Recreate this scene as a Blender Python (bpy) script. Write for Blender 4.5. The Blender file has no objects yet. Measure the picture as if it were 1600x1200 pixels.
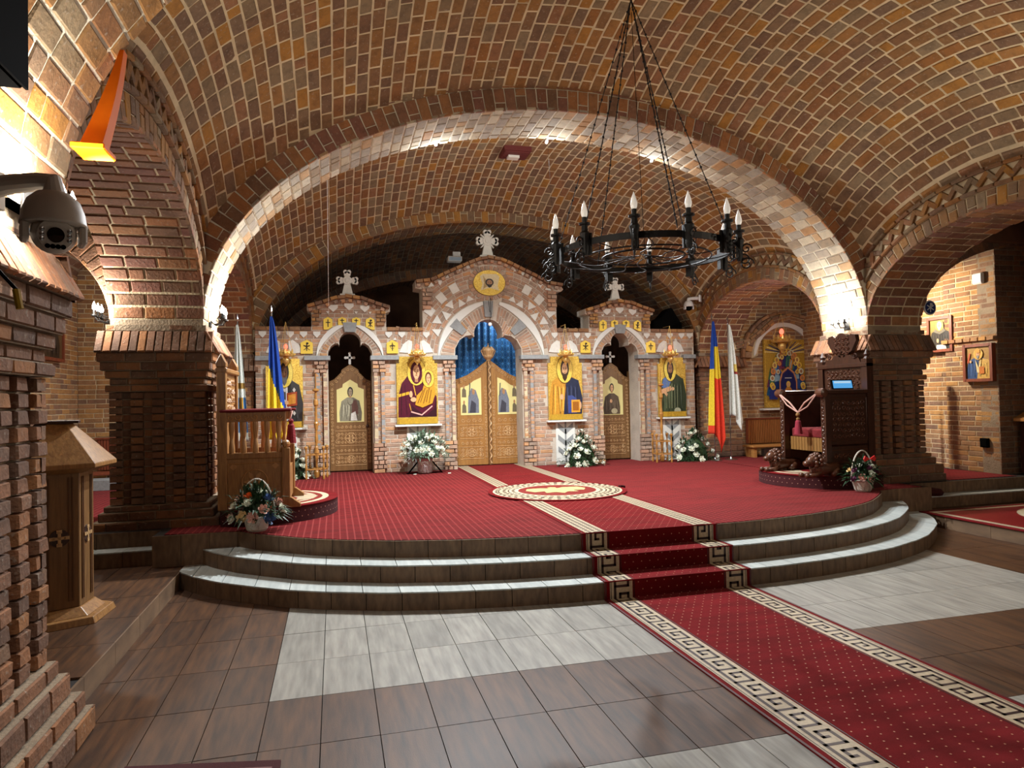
import bpy, math, random
import numpy as np
from mathutils import Matrix, Vector
random.seed(7); RNG = np.random.default_rng(7)
PI = math.pi
sc = bpy.context.scene; COL = sc.collection
# ---------------------------------------------------------------- camera
FPX, YAW, PIT, ROL, EYE = 1068., .2545, .0225, -.0205, 1.70
_f = np.array([math.sin(YAW)*math.cos(PIT), math.cos(YAW)*math.cos(PIT), math.sin(PIT)])
_r = np.cross(_f, [0, 0, 1]); _r /= np.linalg.norm(_r); _u = np.cross(_r, _f)
CR = _r*math.cos(ROL)+_u*math.sin(ROL); CU = -_r*math.sin(ROL)+_u*math.cos(ROL); CF = _f
cam = bpy.data.cameras.new('camera'); camo = bpy.data.objects.new('camera', cam); COL.objects.link(camo)
cam.sensor_fit = 'HORIZONTAL'; cam.sensor_width = 36; cam.lens = 36*FPX/1600; cam.clip_start = .05; cam.clip_end = 200
m = Matrix.Identity(4)
for i in range(3):
    m[i][0] = CR[i]; m[i][1] = CU[i]; m[i][2] = -CF[i]
m[2][3] = EYE
camo.matrix_world = m; sc.camera = camo
def pixel(P):
    P = np.atleast_2d(P)-np.array([0, 0, EYE]); z = P@CF
    zz = np.where(z > .05, z, 1e9)
    return np.stack([800+FPX*(P@CR)/zz, 600-FPX*(P@CU)/zz, z], -1)
def at(px, py, Y):
    """world point seen at a pixel of the photograph, on the plane y = Y"""
    d = CR*(px-800)/FPX-CU*(py-600)/FPX+CF
    return np.array([0, 0, EYE])+d*(Y/d[1])
# ---------------------------------------------------------------- world, exposure, lights
w = bpy.data.worlds.new('world'); sc.world = w; w.use_nodes = True
w.node_tree.nodes['Background'].inputs[0].default_value = (.9, .8, .7, 1)
w.node_tree.nodes['Background'].inputs[1].default_value = .02
sc.view_settings.view_transform = 'Standard'; sc.view_settings.look = 'None'
sc.view_settings.gamma = 1; sc.view_settings.exposure = 0.0; sc.view_settings.use_curve_mapping = False
def lamp(name, loc, watts, col=(1, .93, .82), rad=.05, spot=None, to=None):
    l = bpy.data.lights.new(name, 'SPOT' if spot else 'POINT'); l.energy = watts; l.color = col; l.shadow_soft_size = rad
    o = bpy.data.objects.new(name, l); COL.objects.link(o); o.location = loc
    if spot:
        l.spot_size = math.radians(spot); l.spot_blend = .6
        o.rotation_euler = (Vector(to)-Vector(loc)).to_track_quat('-Z', 'Y').to_euler()
    return o
COOL = (1, .95, .86); WARM = (1, .89, .72); WHITE = (.93, .97, 1)
for x, z, e in ((1.34, 4.98, 1300), (2.87, 5.12, 700), (4.44, 4.98, 480)):
    lamp('arch_spot_light', (x, 8.97, z), e, WHITE, .03, 151, (x, 8.3, 0)); lamp('arch_glow_light', (x, 9.0, z-.14), 30, WHITE, .04)
lamp('sconce_light', (-2.42, 7.8, 2.78), 70, COOL, .05)
lamp('sconce_light', (-1.13, 8.45, 2.76), 62, COOL, .05)
lamp('sconce_light', (6.95, 8.35, 2.78), 75, COOL, .05)
lamp('sconce_light', (-1.20, 3.35, 2.66), 80, COOL, .05)
lamp('sconce_light', (6.9, 3.6, 2.75), 75, WARM, .06)
lamp('nave_light', (2.9, -3.2, 3.0), 22, WARM, .25)
lamp('nave_light', (-.9, -2.0, 3.4), 5, WARM, .2)
lamp('nave_light', (6.9, -1.0, 3.2), 12, WARM, .2)
lamp('vault_fill_light', (-1.15, 3.7, 2.8), 170, WARM, .05, 110, (3.2, 6.4, 5.6)); lamp('vault_fill_light', (6.9, 3.8, 2.8), 170, WARM, .05, 110, (2.6, 6.4, 5.6))  # unseen spots added to brighten the vault
lamp('aisle_light', (8.3, 9.5, 3.2), 330, WARM, .05, 105, (9.6, 8.3, 2.3)); lamp('aisle_light', (8.3, 9.6, 3.3), 25, WARM, .05)
lamp('aisle_light', (-3.0, 11.4, 3.3), 16, COOL, .05)
lamp('sanctuary_light', (3.3, 12.92, 3.3), 14, WHITE, .04)
lamp('chapel_light', (7.5, 9.6, 3.2), 34, (1, .9, .95), .05)
# ---------------------------------------------------------------- colours and materials
def lin(h):
    h = h.lstrip('#'); v = [int(h[i:i+2], 16)/255 for i in (0, 2, 4)]
    return tuple((c/12.92 if c <= .04045 else ((c+.055)/1.055)**2.4) for c in v)+(1,)
def nmat(name):
    m = bpy.data.materials.new(name); m.use_nodes = True; nt = m.node_tree
    return m, nt, nt.nodes, nt.links, nt.nodes['Principled BSDF']
def N(nodes, t, **k):
    n = nodes.new(t)
    for a, b in k.items(): setattr(n, a, b)
    return n
def ramp(nodes, stops, interp='LINEAR'):
    r = nodes.new('ShaderNodeValToRGB'); r.color_ramp.interpolation = interp
    e = r.color_ramp.elements
    while len(e) < len(stops): e.new(.5)
    for el, (p, c) in zip(e, stops): el.position = p; el.color = c if not isinstance(c, str) else lin(c)
    return r
def mat(name, col, rough=.6, metal=0, bump=0, bscale=60, var=0, vscale=8, sheen=0, coat=0, emit=None, estr=1, trans=0):
    m, nt, nd, lk, b = nmat(name)
    c = lin(col) if isinstance(col, str) else col
    b.inputs['Base Color'].default_value = c; b.inputs['Roughness'].default_value = rough; b.inputs['Metallic'].default_value = metal
    if sheen: b.inputs['Sheen Weight'].default_value = sheen
    if coat: b.inputs['Coat Weight'].default_value = coat
    if trans: b.inputs['Transmission Weight'].default_value = trans
    if emit: b.inputs['Emission Color'].default_value = lin(emit); b.inputs['Emission Strength'].default_value = estr
    tc = N(nd, 'ShaderNodeTexCoord')
    if var:
        n = N(nd, 'ShaderNodeTexNoise'); n.inputs['Scale'].default_value = vscale; n.inputs['Detail'].default_value = 5
        lk.new(tc.outputs['Object'], n.inputs['Vector'])
        lo = tuple(x*(1-var) for x in c[:3])+(1,); hi = tuple(min(1, x*(1+var)) for x in c[:3])+(1,)
        r = ramp(nd, [(.3, lo), (.7, hi)]); lk.new(n.outputs[0], r.inputs[0]); lk.new(r.outputs[0], b.inputs['Base Color'])
    if bump:
        n = N(nd, 'ShaderNodeTexNoise'); n.inputs['Scale'].default_value = bscale; n.inputs['Detail'].default_value = 4
        lk.new(tc.outputs['Object'], n.inputs['Vector'])
        bp = N(nd, 'ShaderNodeBump'); bp.inputs['Strength'].default_value = bump; bp.inputs['Distance'].default_value = .01
        lk.new(n.outputs[0], bp.inputs['Height']); lk.new(bp.outputs[0], b.inputs['Normal'])
    return m
def brickmat(name, cols):
    m, nt, nd, lk, b = nmat(name); b.inputs['Roughness'].default_value = .9; b.inputs['Specular IOR Level'].default_value = .2
    g = N(nd, 'ShaderNodeNewGeometry'); oi = N(nd, 'ShaderNodeObjectInfo')
    a = N(nd, 'ShaderNodeMath', operation='ADD'); f = N(nd, 'ShaderNodeMath', operation='FRACT')
    lk.new(g.outputs['Random Per Island'], a.inputs[0]); lk.new(oi.outputs['Random'], a.inputs[1]); lk.new(a.outputs[0], f.inputs[0])
    r = ramp(nd, [(i/len(cols), c) for i, c in enumerate(cols)], 'CONSTANT'); lk.new(f.outputs[0], r.inputs[0])
    n = N(nd, 'ShaderNodeTexNoise'); n.inputs['Scale'].default_value = 9; n.inputs['Detail'].default_value = 6; n.inputs['Roughness'].default_value = .7
    lk.new(g.outputs['Position'], n.inputs['Vector'])
    r2 = ramp(nd, [(.25, (.5, .5, .52, 1)), (.5, (1, 1, 1, 1)), (.75, (1.3, 1.22, 1.1, 1))]); lk.new(n.outputs[0], r2.inputs[0])
    mx = N(nd, 'ShaderNodeMixRGB', blend_type='MULTIPLY'); mx.inputs[0].default_value = .75
    lk.new(r.outputs[0], mx.inputs[1]); lk.new(r2.outputs[0], mx.inputs[2])
    n3 = N(nd, 'ShaderNodeTexNoise'); n3.inputs['Scale'].default_value = 38; n3.inputs['Detail'].default_value = 3
    lk.new(g.outputs['Position'], n3.inputs['Vector'])
    r3 = ramp(nd, [(.62, (0, 0, 0, 1)), (.72, (.55, .55, .55, 1))]); lk.new(n3.outputs[0], r3.inputs[0])
    m2 = N(nd, 'ShaderNodeMixRGB'); lk.new(r3.outputs[0], m2.inputs[0]); lk.new(mx.outputs[0], m2.inputs[1]); m2.inputs[2].default_value = (.34, .29, .23, 1)
    lk.new(m2.outputs[0], b.inputs['Base Color'])
    bp = N(nd, 'ShaderNodeBump'); bp.inputs['Strength'].default_value = .7; bp.inputs['Distance'].default_value = .008
    lk.new(n3.outputs[0], bp.inputs['Height']); lk.new(bp.outputs[0], b.inputs['Normal'])
    return m
BR_VAULT = brickmat('vault_brick', ['#85633f', '#7c5d42', '#8b663f', '#7f6146', '#755944', '#936b3f', '#7b644d', '#845c3c', '#9c7038', '#77614d', '#85735a', '#705845', '#826241', '#896347', '#7d6a52', '#8a6038'])
BR_PIER = brickmat('pier_brick', ['#856049', '#775642', '#8c6246', '#7b5b48', '#6a5346', '#916645', '#7a5f4c', '#725646'])
BR_SIDE = brickmat('side_brick', ['#8c6148', '#7d5542', '#966a48', '#85604c', '#75543f', '#9c6a45', '#80584a', '#7a5c48'])
BR_ICON = brickmat('altar_brick', ['#b0917a', '#b98e68', '#a48874', '#aa8b76', '#9a8676', '#ba947a', '#a3826c', '#b09a88'])
BR_WALL = brickmat('wall_brick', ['#9c7756', '#8d6849', '#a37a50', '#947558', '#866650', '#ad8352', '#93704e', '#7d6250'])
MORTAR = mat('mortar', '#c4b391', .95, bump=.8, bscale=45, var=.2, vscale=5)
BR_PALE = brickmat('lamplit_smeared_brick', ['#a3947c', '#93887a', '#a88a68', '#9c9486', '#8a7a66', '#b0a48e', '#a37e58', '#968c7e', '#b3a894', '#8f8270'])  # cool lamplight and pale mortar smears are both put into these colours
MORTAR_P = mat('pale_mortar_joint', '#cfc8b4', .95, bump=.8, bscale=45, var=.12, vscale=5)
MORTAR_D = mat('old_mortar', '#8c7b66', .95, bump=.8, bscale=45, var=.2, vscale=5)
GREY_STONE = mat('grey_stone', '#8c8f8e', .7, bump=.3, var=.15, vscale=20)
WHITE_STONE = mat('white_stone', '#d9dad2', .6, bump=.25, bscale=40, var=.06, vscale=20)
PLASTER = mat('white_plaster', '#dadbd4', .8, bump=.2)
def tilemat(name, a, b_, rough=.48):
    m, nt, nd, lk, b = nmat(name); g = N(nd, 'ShaderNodeNewGeometry'); oi = N(nd, 'ShaderNodeObjectInfo')
    mp = N(nd, 'ShaderNodeMapping'); mp.inputs['Scale'].default_value = (26, 3, 8)
    ad = N(nd, 'ShaderNodeVectorMath', operation='ADD'); cb = N(nd, 'ShaderNodeCombineXYZ')
    lk.new(oi.outputs['Random'], cb.inputs[2]); lk.new(g.outputs['Position'], ad.inputs[0]); lk.new(cb.outputs[0], ad.inputs[1]); lk.new(ad.outputs[0], mp.inputs[0])
    n = N(nd, 'ShaderNodeTexNoise'); n.inputs['Scale'].default_value = 1; n.inputs['Detail'].default_value = 6; lk.new(mp.outputs[0], n.inputs['Vector'])
    r = ramp(nd, [(.3, a), (.7, b_)]); lk.new(n.outputs[0], r.inputs[0])
    hs = N(nd, 'ShaderNodeHueSaturation'); mr = N(nd, 'ShaderNodeMapRange'); mr.inputs[3].default_value = .88; mr.inputs[4].default_value = 1.12
    lk.new(oi.outputs['Random'], mr.inputs[0]); lk.new(mr.outputs[0], hs.inputs['Value']); lk.new(r.outputs[0], hs.inputs['Color']); lk.new(hs.outputs[0], b.inputs['Base Color'])
    b.inputs['Roughness'].default_value = rough; b.inputs['Specular IOR Level'].default_value = .3
    n2 = N(nd, 'ShaderNodeTexNoise'); n2.inputs['Scale'].default_value = 160; lk.new(g.outputs['Position'], n2.inputs['Vector'])
    bp = N(nd, 'ShaderNodeBump'); bp.inputs['Strength'].default_value = .25; bp.inputs['Distance'].default_value = .002; lk.new(n2.outputs[0], bp.inputs['Height']); lk.new(bp.outputs[0], b.inputs['Normal'])
    return m
TILE_L = tilemat('pale_tile', '#7d7a73', '#9d9a91'); TILE_D = tilemat('brown_tile', '#35241a', '#5c3d25')
TILE_T = tilemat('tread_tile', '#a3aaa8', '#bfc5c1', .45); TILE_R = tilemat('riser_tile', '#5f4c3d', '#80674f', .5)
GROUT = mat('grout', '#1e1813', .9)
def carpetmat(name, a, b_, lattice=True):
    m, nt, nd, lk, b = nmat(name); g = N(nd, 'ShaderNodeNewGeometry')
    n = N(nd, 'ShaderNodeTexNoise'); n.inputs['Scale'].default_value = 260; lk.new(g.outputs['Position'], n.inputs['Vector'])
    mp = N(nd, 'ShaderNodeMapping'); mp.inputs['Scale'].default_value = (1.2, 5, 1); lk.new(g.outputs['Position'], mp.inputs[0])
    n2 = N(nd, 'ShaderNodeTexNoise'); n2.inputs['Scale'].default_value = 1.6; n2.inputs['Detail'].default_value = 5; lk.new(mp.outputs[0], n2.inputs['Vector'])
    r = ramp(nd, [(.32, a), (.68, b_)]); lk.new(n2.outputs[0], r.inputs[0]); out = r.outputs[0]
    if lattice:
        ck = N(nd, 'ShaderNodeTexVoronoi', distance='CHEBYCHEV'); ck.inputs['Scale'].default_value = 15; ck.inputs['Randomness'].default_value = 0
        lk.new(g.outputs['Position'], ck.inputs['Vector'])
        rr = ramp(nd, [(.36, (0, 0, 0, 1)), (.47, (.9, .9, .9, 1))]); lk.new(ck.outputs['Distance'], rr.inputs[0])
        mx = N(nd, 'ShaderNodeMixRGB'); lk.new(rr.outputs[0], mx.inputs[0]); lk.new(out, mx.inputs[1]); mx.inputs[2].default_value = lin('#8e3a38'); out = mx.outputs[0]
    lk.new(out, b.inputs['Base Color']); b.inputs['Roughness'].default_value = .95; b.inputs['Sheen Weight'].default_value = .08
    b.inputs['Sheen Tint'].default_value = (1, .4, .4, 1); b.inputs['Specular IOR Level'].default_value = .1
    bp = N(nd, 'ShaderNodeBump'); bp.inputs['Strength'].default_value = .5; bp.inputs['Distance'].default_value = .004; lk.new(n.outputs[0], bp.inputs['Height']); lk.new(bp.outputs[0], b.inputs['Normal'])
    return m
RED_C = carpetmat('red_carpet', '#4a090b', '#6a1116'); RUN_C = carpetmat('runner_red', '#5e0b0e', '#731016', False)
MAROON = mat('maroon_pile', '#3d0a10', .95, bump=.4, bscale=250)
def woodmat(name, a, b_, rough=.45, sx=(3, 30, 30)):
    m, nt, nd, lk, b = nmat(name); tc = N(nd, 'ShaderNodeTexCoord'); mp = N(nd, 'ShaderNodeMapping'); mp.inputs['Scale'].default_value = sx
    lk.new(tc.outputs['Object'], mp.inputs[0]); n = N(nd, 'ShaderNodeTexNoise'); n.inputs['Scale'].default_value = 1.5; n.inputs['Detail'].default_value = 6; n.inputs['Distortion'].default_value = .6
    lk.new(mp.outputs[0], n.inputs['Vector']); r = ramp(nd, [(.3, a), (.7, b_)]); lk.new(n.outputs[0], r.inputs[0]); lk.new(r.outputs[0], b.inputs['Base Color'])
    b.inputs['Roughness'].default_value = rough
    bp = N(nd, 'ShaderNodeBump'); bp.inputs['Strength'].default_value = .3; bp.inputs['Distance'].default_value = .004; lk.new(n.outputs[0], bp.inputs['Height']); lk.new(bp.outputs[0], b.inputs['Normal'])
    return m
OAK = woodmat('oak', '#6b4c2c', '#846038', .42, (30, 30, 3)); OAK_L = woodmat('carved_oak', '#b0875a', '#cba878', .45, (30, 30, 3)); OAK_D = woodmat('dark_groove_oak', '#5b3a1c', '#704a26', .6, (30, 30, 3))
WALNUT = woodmat('walnut', '#2e1a11', '#432619', .35, (30, 30, 4)); WALNUT_L = woodmat('carved_walnut', '#472a1c', '#5c3825', .32, (30, 30, 4))
STALL = woodmat('stall_wood', '#7d5630', '#a27643', .4, (30, 30, 4)); STALL_L = woodmat('stall_carving', '#9c7040', '#bb8c56', .4, (30, 30, 4))
PINE = woodmat('pine', '#a8703a', '#bd8848', .5, (3, 30, 30)); HONEY = woodmat('honey_wood', '#94642c', '#b5823f', .35, (30, 30, 4))
REDWOOD = woodmat('red_brown_wood', '#6e3520', '#8a4529', .5, (30, 30, 4)); DARKWOOD = woodmat('dark_wood', '#2a160e', '#3c2015', .5, (30, 30, 4))
IRON = mat('black_iron', '#0b0a0a', .6, .2, bump=.2, bscale=120); BLACK = mat('black_plastic', '#060606', .85)
CHROME = mat('chrome', '#c8ccd0', .2, 1); BLACK.node_tree.nodes['Principled BSDF'].inputs['Specular IOR Level'].default_value = .04
GREYP = mat('grey_plastic', '#d6cdc2', .5, bump=.1, bscale=300); WHITEP = mat('white_plastic', '#d8d8d4', .45)
BRASS = mat('brass', '#f0d080', .32, .75, bump=.3, bscale=80); GOLDLEAF = mat('gold_leaf', '#e3c44c', .45, .35)
def mosaic(name, a, b_):
    m, nt, nd, lk, b = nmat(name); tc = N(nd, 'ShaderNodeTexCoord'); v = N(nd, 'ShaderNodeTexVoronoi'); v.inputs['Scale'].default_value = 70
    lk.new(tc.outputs['Object'], v.inputs['Vector']); r = ramp(nd, [(.0, a), (1, b_)]); lk.new(v.outputs['Color'], r.inputs[0]); lk.new(r.outputs[0], b.inputs['Base Color'])
    b.inputs['Metallic'].default_value = .55; b.inputs['Roughness'].default_value = .38
    bp = N(nd, 'ShaderNodeBump'); bp.inputs['Strength'].default_value = .5; bp.inputs['Distance'].default_value = .004; lk.new(v.outputs['Color'], bp.inputs['Height']); lk.new(bp.outputs[0], b.inputs['Normal'])
    return m
GOLD_M = mosaic('gold_mosaic', '#b8892a', '#f0d468')
BULB = mat('lit_bulb', '#ffffff', .3, emit='#fff4e0', estr=60); BULB_DIM = mat('frosted_bulb', '#f2f0ea', .25, emit='#fff6ea', estr=.25)
REDGLASS = mat('red_lamp_glass', '#c02018', .2, emit='#ff6a50', estr=2.5)
LEAF = mat('green_leaf', '#1d3a1c', .5, var=.4, vscale=25); LEAF2 = mat('pale_leaf', '#5d7560', .5, var=.3, vscale=25)
PETAL = mat('white_petal', '#e6ead9', .6); PINK = mat('pink_petal', '#e6b8a8', .6); ORANGE_P = mat('orange_petal', '#e0681c', .6); PURPLE = mat('purple_petal', '#6a2f52', .6); CREAM_P = mat('cream_petal', '#e8cf9a', .6); BLUE_P = mat('blue_petal', '#46608c', .6)
WICKER = mat('white_wicker', '#cfc8ba', .7, bump=1, bscale=90); SILVER = mat('silver_wrap', '#b9b7b4', .3, .7, bump=1, bscale=60)
ORANGE = mat('orange_lacquer', '#e8700a', .7); ORANGE.node_tree.nodes['Principled BSDF'].inputs['Specular IOR Level'].default_value = .1
SLATW = woodmat('slat_wood', '#8f5a2c', '#a96e3a', .5, (30, 30, 4)); SCREEN = mat('screen', '#5aa6e0', .3, emit='#4f9edc', estr=.9)
REDVEL = mat('red_velvet', '#640c10', .95, bump=.3, bscale=150); GOLDFRINGE = mat('gold_fringe', '#7d5822', .6, bump=.6, bscale=120)
def paintmat(name, rough, metal=0):
    m, nt, nd, lk, b = nmat(name); a = N(nd, 'ShaderNodeAttribute', attribute_name='Col'); g = N(nd, 'ShaderNodeNewGeometry')
    n = N(nd, 'ShaderNodeTexNoise'); n.inputs['Scale'].default_value = 45; n.inputs['Detail'].default_value = 3; lk.new(g.outputs['Position'], n.inputs['Vector'])
    r = ramp(nd, [(.3, (.8, .8, .8, 1)), (.7, (1.12, 1.12, 1.12, 1))]); lk.new(n.outputs[0], r.inputs[0])
    mx = N(nd, 'ShaderNodeMixRGB', blend_type='MULTIPLY'); mx.inputs[0].default_value = 1; lk.new(a.outputs['Color'], mx.inputs[1]); lk.new(r.outputs[0], mx.inputs[2]); lk.new(mx.outputs[0], b.inputs['Base Color'])
    b.inputs['Roughness'].default_value = rough; b.inputs['Metallic'].default_value = metal
    return m
PAINT = paintmat('painted_colours', .45); PAINT_SHINY = paintmat('mosaic_colours', .35); CLOTHCOL = paintmat('dyed_cloth', .85)
# ---------------------------------------------------------------- mesh helpers
def link(name, me, parent=None, kind=None):
    o = bpy.data.objects.new(name, me); COL.objects.link(o)
    if parent is not None: o.parent = parent
    if kind: o['kind'] = kind
    return o
def tag(o, label=None, cat=None, group=None, kind=None):
    if label: o['label'] = label
    if cat: o['category'] = cat
    if group: o['group'] = group
    if kind: o['kind'] = kind
    return o
def thing(name, label, cat, loc=(0, 0, 0), rz=0, group=None, kind=None):
    o = bpy.data.objects.new(name, None); COL.objects.link(o); o.location = loc; o.rotation_euler = (0, 0, rz); o.empty_display_size = .1
    return tag(o, label, cat, group, kind)
class MB:
    def __init__(s): s.v = []; s.f = []; s.c = []; s.cur = None
    def add(s, v, f, c=None):
        n = len(s.v); s.v += [tuple(p) for p in v]; s.f += [tuple(i+n for i in q) for q in f]; s.c += [c]*len(f); return s
    def box(s, x0, x1, y0, y1, z0, z1, c=None, T=None):
        v = [(x, y, z) for x in (x0, x1) for y in (y0, y1) for z in (z0, z1)]
        if T is not None: v = [tuple(T@Vector(p)) for p in v]
        return s.add(v, [(0, 1, 3, 2), (4, 6, 7, 5), (0, 4, 5, 1), (2, 3, 7, 6), (0, 2, 6, 4), (1, 5, 7, 3)], c)
    def tube(s, pts, r, n=8, c=None, cap=True, closed=False):
        pts = [Vector(p) for p in pts]; rs = r if isinstance(r, (list, tuple)) else [r]*len(pts); V = []; F = []; m_ = len(pts); up = None
        for i, p in enumerate(pts):
            if closed: t = pts[(i+1) % m_]-pts[i-1]
            else: t = pts[min(i+1, m_-1)]-pts[max(i-1, 0)]
            t.normalize()
            if up is None: up = Vector((0, 0, 1)) if abs(t.z) < .9 else Vector((1, 0, 0))
            a = t.cross(up)
            if a.length < 1e-4: a = t.orthogonal()
            a.normalize(); b = a.cross(t); up = b
            for k in range(n):
                q = 2*PI*k/n; V.append(p+a*math.cos(q)*rs[i]+b*math.sin(q)*rs[i])
        for i in range(m_ if closed else m_-1):
            j = (i+1) % m_
            for k in range(n): F.append((i*n+k, i*n+(k+1) % n, j*n+(k+1) % n, j*n+k))
        if cap and not closed: F.append(tuple(range(n))[::-1]); F.append(tuple((m_-1)*n+k for k in range(n)))
        return s.add(V, F, c)
    def lathe(s, prof, c0=(0, 0, 0), n=16, c=None, T=None, cap=True):
        V = []; F = []
        for r, z in prof:
            for k in range(n):
                a = 2*PI*k/n; p = Vector((c0[0]+r*math.cos(a), c0[1]+r*math.sin(a), c0[2]+z))
                V.append(T@p if T is not None else p)
        for i in range(len(prof)-1):
            for k in range(n): F.append((i*n+k, i*n+(k+1) % n, (i+1)*n+(k+1) % n, (i+1)*n+k))
        if cap: F.append(tuple(range(n))[::-1]); F.append(tuple((len(prof)-1)*n+k for k in range(n)))
        return s.add(V, F, c)
    def prism(s, poly, d0, d1, M=None, c=None, back=True):
        """poly in (a,b); extruded from d0 to d1; M maps (a,d,b) -> world/local"""
        M = M or (lambda a, d, b: (a, d, b)); n = len(poly)
        V = [M(a, d0, b) for a, b in poly]+[M(a, d1, b) for a, b in poly]
        F = [tuple(range(n)), tuple(range(2*n-1, n-1, -1))]+[(i, i+n, (i+1) % n+n, (i+1) % n) for i in range(n)]
        return s.add(V, F, c)
    def flat(s, poly, d, M=None, c=None):
        M = M or (lambda a, d, b: (a, d, b)); return s.add([M(a, d, b) for a, b in poly], [tuple(range(len(poly)))], c)
    def ball(s, p, r, n=10, sz=1, c=None):
        return s.lathe([(max(1e-4, r*math.sin(PI*i/6)), -r*sz*math.cos(PI*i/6)) for i in range(7)], p, n, c)
    def build(s, name, mt, parent=None, smooth=False, kind=None, bevel=0):
        me = bpy.data.meshes.new(name); me.from_pydata(s.v, [], s.f); me.update()
        if mt: me.materials.append(mt)
        if any(c is not None for c in s.c):
            at_ = me.color_attributes.new('Col', 'FLOAT_COLOR', 'CORNER'); arr = []
            for poly, c in zip(me.polygons, s.c): arr += list(c or (1, 1, 1, 1))*poly.loop_total
            at_.data.foreach_set('color', arr)
        if smooth: me.polygons.foreach_set('use_smooth', [True]*len(me.polygons))
        o = link(name, me, parent, kind)
        if bevel:
            b = o.modifiers.new('bevel', 'BEVEL'); b.width = bevel; b.segments = 1; b.limit_method = 'ANGLE'
        return o
def BX(name, mt, parent, x0, x1, y0, y1, z0, z1, bevel=0, kind=None): return MB().box(x0, x1, y0, y1, z0, z1).build(name, mt, parent, bevel=bevel, kind=kind)
def kids(o): return [x for x in COL.objects if x.parent is o]
# ---------------------------------------------------------------- bricks
_tv = {}
def tmpl(mt, k):
    key = (mt.name, k)
    if key not in _tv:
        r = random.Random(k*17+3); j = lambda s: (r.random()-.5)*s
        V = [(x*.5, y*.5, -1) for x, y in ((-1, -1), (1, -1), (1, 1), (-1, 1))]+[(x*(.5+j(.012)), y*(.5+j(.03)), -.22+j(.08)) for x, y in ((-1, -1), (1, -1), (1, 1), (-1, 1))]+[(x*(.47+j(.02)), y*(.43+j(.04)), 0+j(.12)) for x, y in ((-1, -1), (1, -1), (1, 1), (-1, 1))]
        F = [(8, 9, 10, 11)]+[(a, (a+1) % 4, (a+1) % 4+4, a+4) for a in range(4)]+[(a+4, (a+1) % 4+4, (a+1) % 4+8, a+8) for a in range(4)]
        me = bpy.data.meshes.new('brick'); me.from_pydata(V, [], F); me.materials.append(mt); _tv[key] = (me, np.array(V), F)
    return _tv[key]
NSEP = [0]
def lay(parent, items, mt, name='brick', limit=300, jit=.0014, minpx=9, stuffname=None):
    """items: rows (centre3, u3, v3, n3, L, W, D). the largest seen ones become objects, the rest one mesh"""
    if not len(items): return
    A = np.array([np.concatenate([np.asarray(c, float), u, v, n, [L, W, D]]) for c, u, v, n, L, W, D in items]); Nn = len(A)
    A[:, 0:3] += A[:, 9:12]*RNG.normal(0, jit, (Nn, 1))
    off = np.array(parent.location) if parent is not None else np.zeros(3)
    P = pixel(A[:, :3]); E1 = pixel(A[:, :3]+A[:, 3:6]*A[:, 12:13]/2); E2 = pixel(A[:, :3]-A[:, 3:6]*A[:, 12:13]/2)
    vis = (P[:, 2] > .3) & (P[:, 0] > -10) & (P[:, 0] < 1610) & (P[:, 1] > -10) & (P[:, 1] < 1210)
    face = ((A[:, :3]-np.array([0, 0, EYE]))*A[:, 9:12]).sum(1) < 0
    px = np.hypot(E1[:, 0]-E2[:, 0], E1[:, 1]-E2[:, 1])
    F1 = pixel(A[:, :3]+A[:, 6:9]*A[:, 13:14]/2); F2 = pixel(A[:, :3]-A[:, 6:9]*A[:, 13:14]/2)
    area = px*np.hypot(F1[:, 0]-F2[:, 0], F1[:, 1]-F2[:, 1])
    score = np.where(vis & face & (px > minpx), area, 0); order = np.argsort(-score)
    sel = [i for i in order[:limit] if score[i] > 0]; ss = set(sel)
    for i in sel:
        r = A[i]; me = tmpl(mt, random.randrange(6))[0]
        o = bpy.data.objects.new(name, me); a = random.gauss(0, .008); u = r[3:6]*math.cos(a)+r[6:9]*math.sin(a); v = -r[3:6]*math.sin(a)+r[6:9]*math.cos(a)
        o.parent = parent
        o.matrix_basis = Matrix(((u[0]*r[12], v[0]*r[13], r[9]*r[14], r[0]-off[0]), (u[1]*r[12], v[1]*r[13], r[10]*r[14], r[1]-off[1]), (u[2]*r[12], v[2]*r[13], r[11]*r[14], r[2]-off[2]), (0, 0, 0, 1)))
        COL.objects.link(o)
    NSEP[0] += len(sel)
    rest = [i for i in range(Nn) if i not in ss]
    if rest:
        VV = []; FF = []; n = 0
        for i in rest:
            r = A[i]; _, T, F = tmpl(mt, random.randrange(6))
            VV.append((r[0:3]-off)+T[:, 0:1]*r[3:6]*r[12]+T[:, 1:2]*r[6:9]*r[13]+T[:, 2:3]*r[9:12]*r[14]); FF += [tuple(q+n for q in f) for f in F]; n += 12
        me = bpy.data.meshes.new('brickwork'); me.from_pydata(np.concatenate(VV).tolist(), [], FF); me.materials.append(mt)
        link(stuffname or 'brickwork', me, parent, 'stuff')
def unit(v): return v/np.maximum(1e-9, np.linalg.norm(v, axis=-1, keepdims=True))
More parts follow.
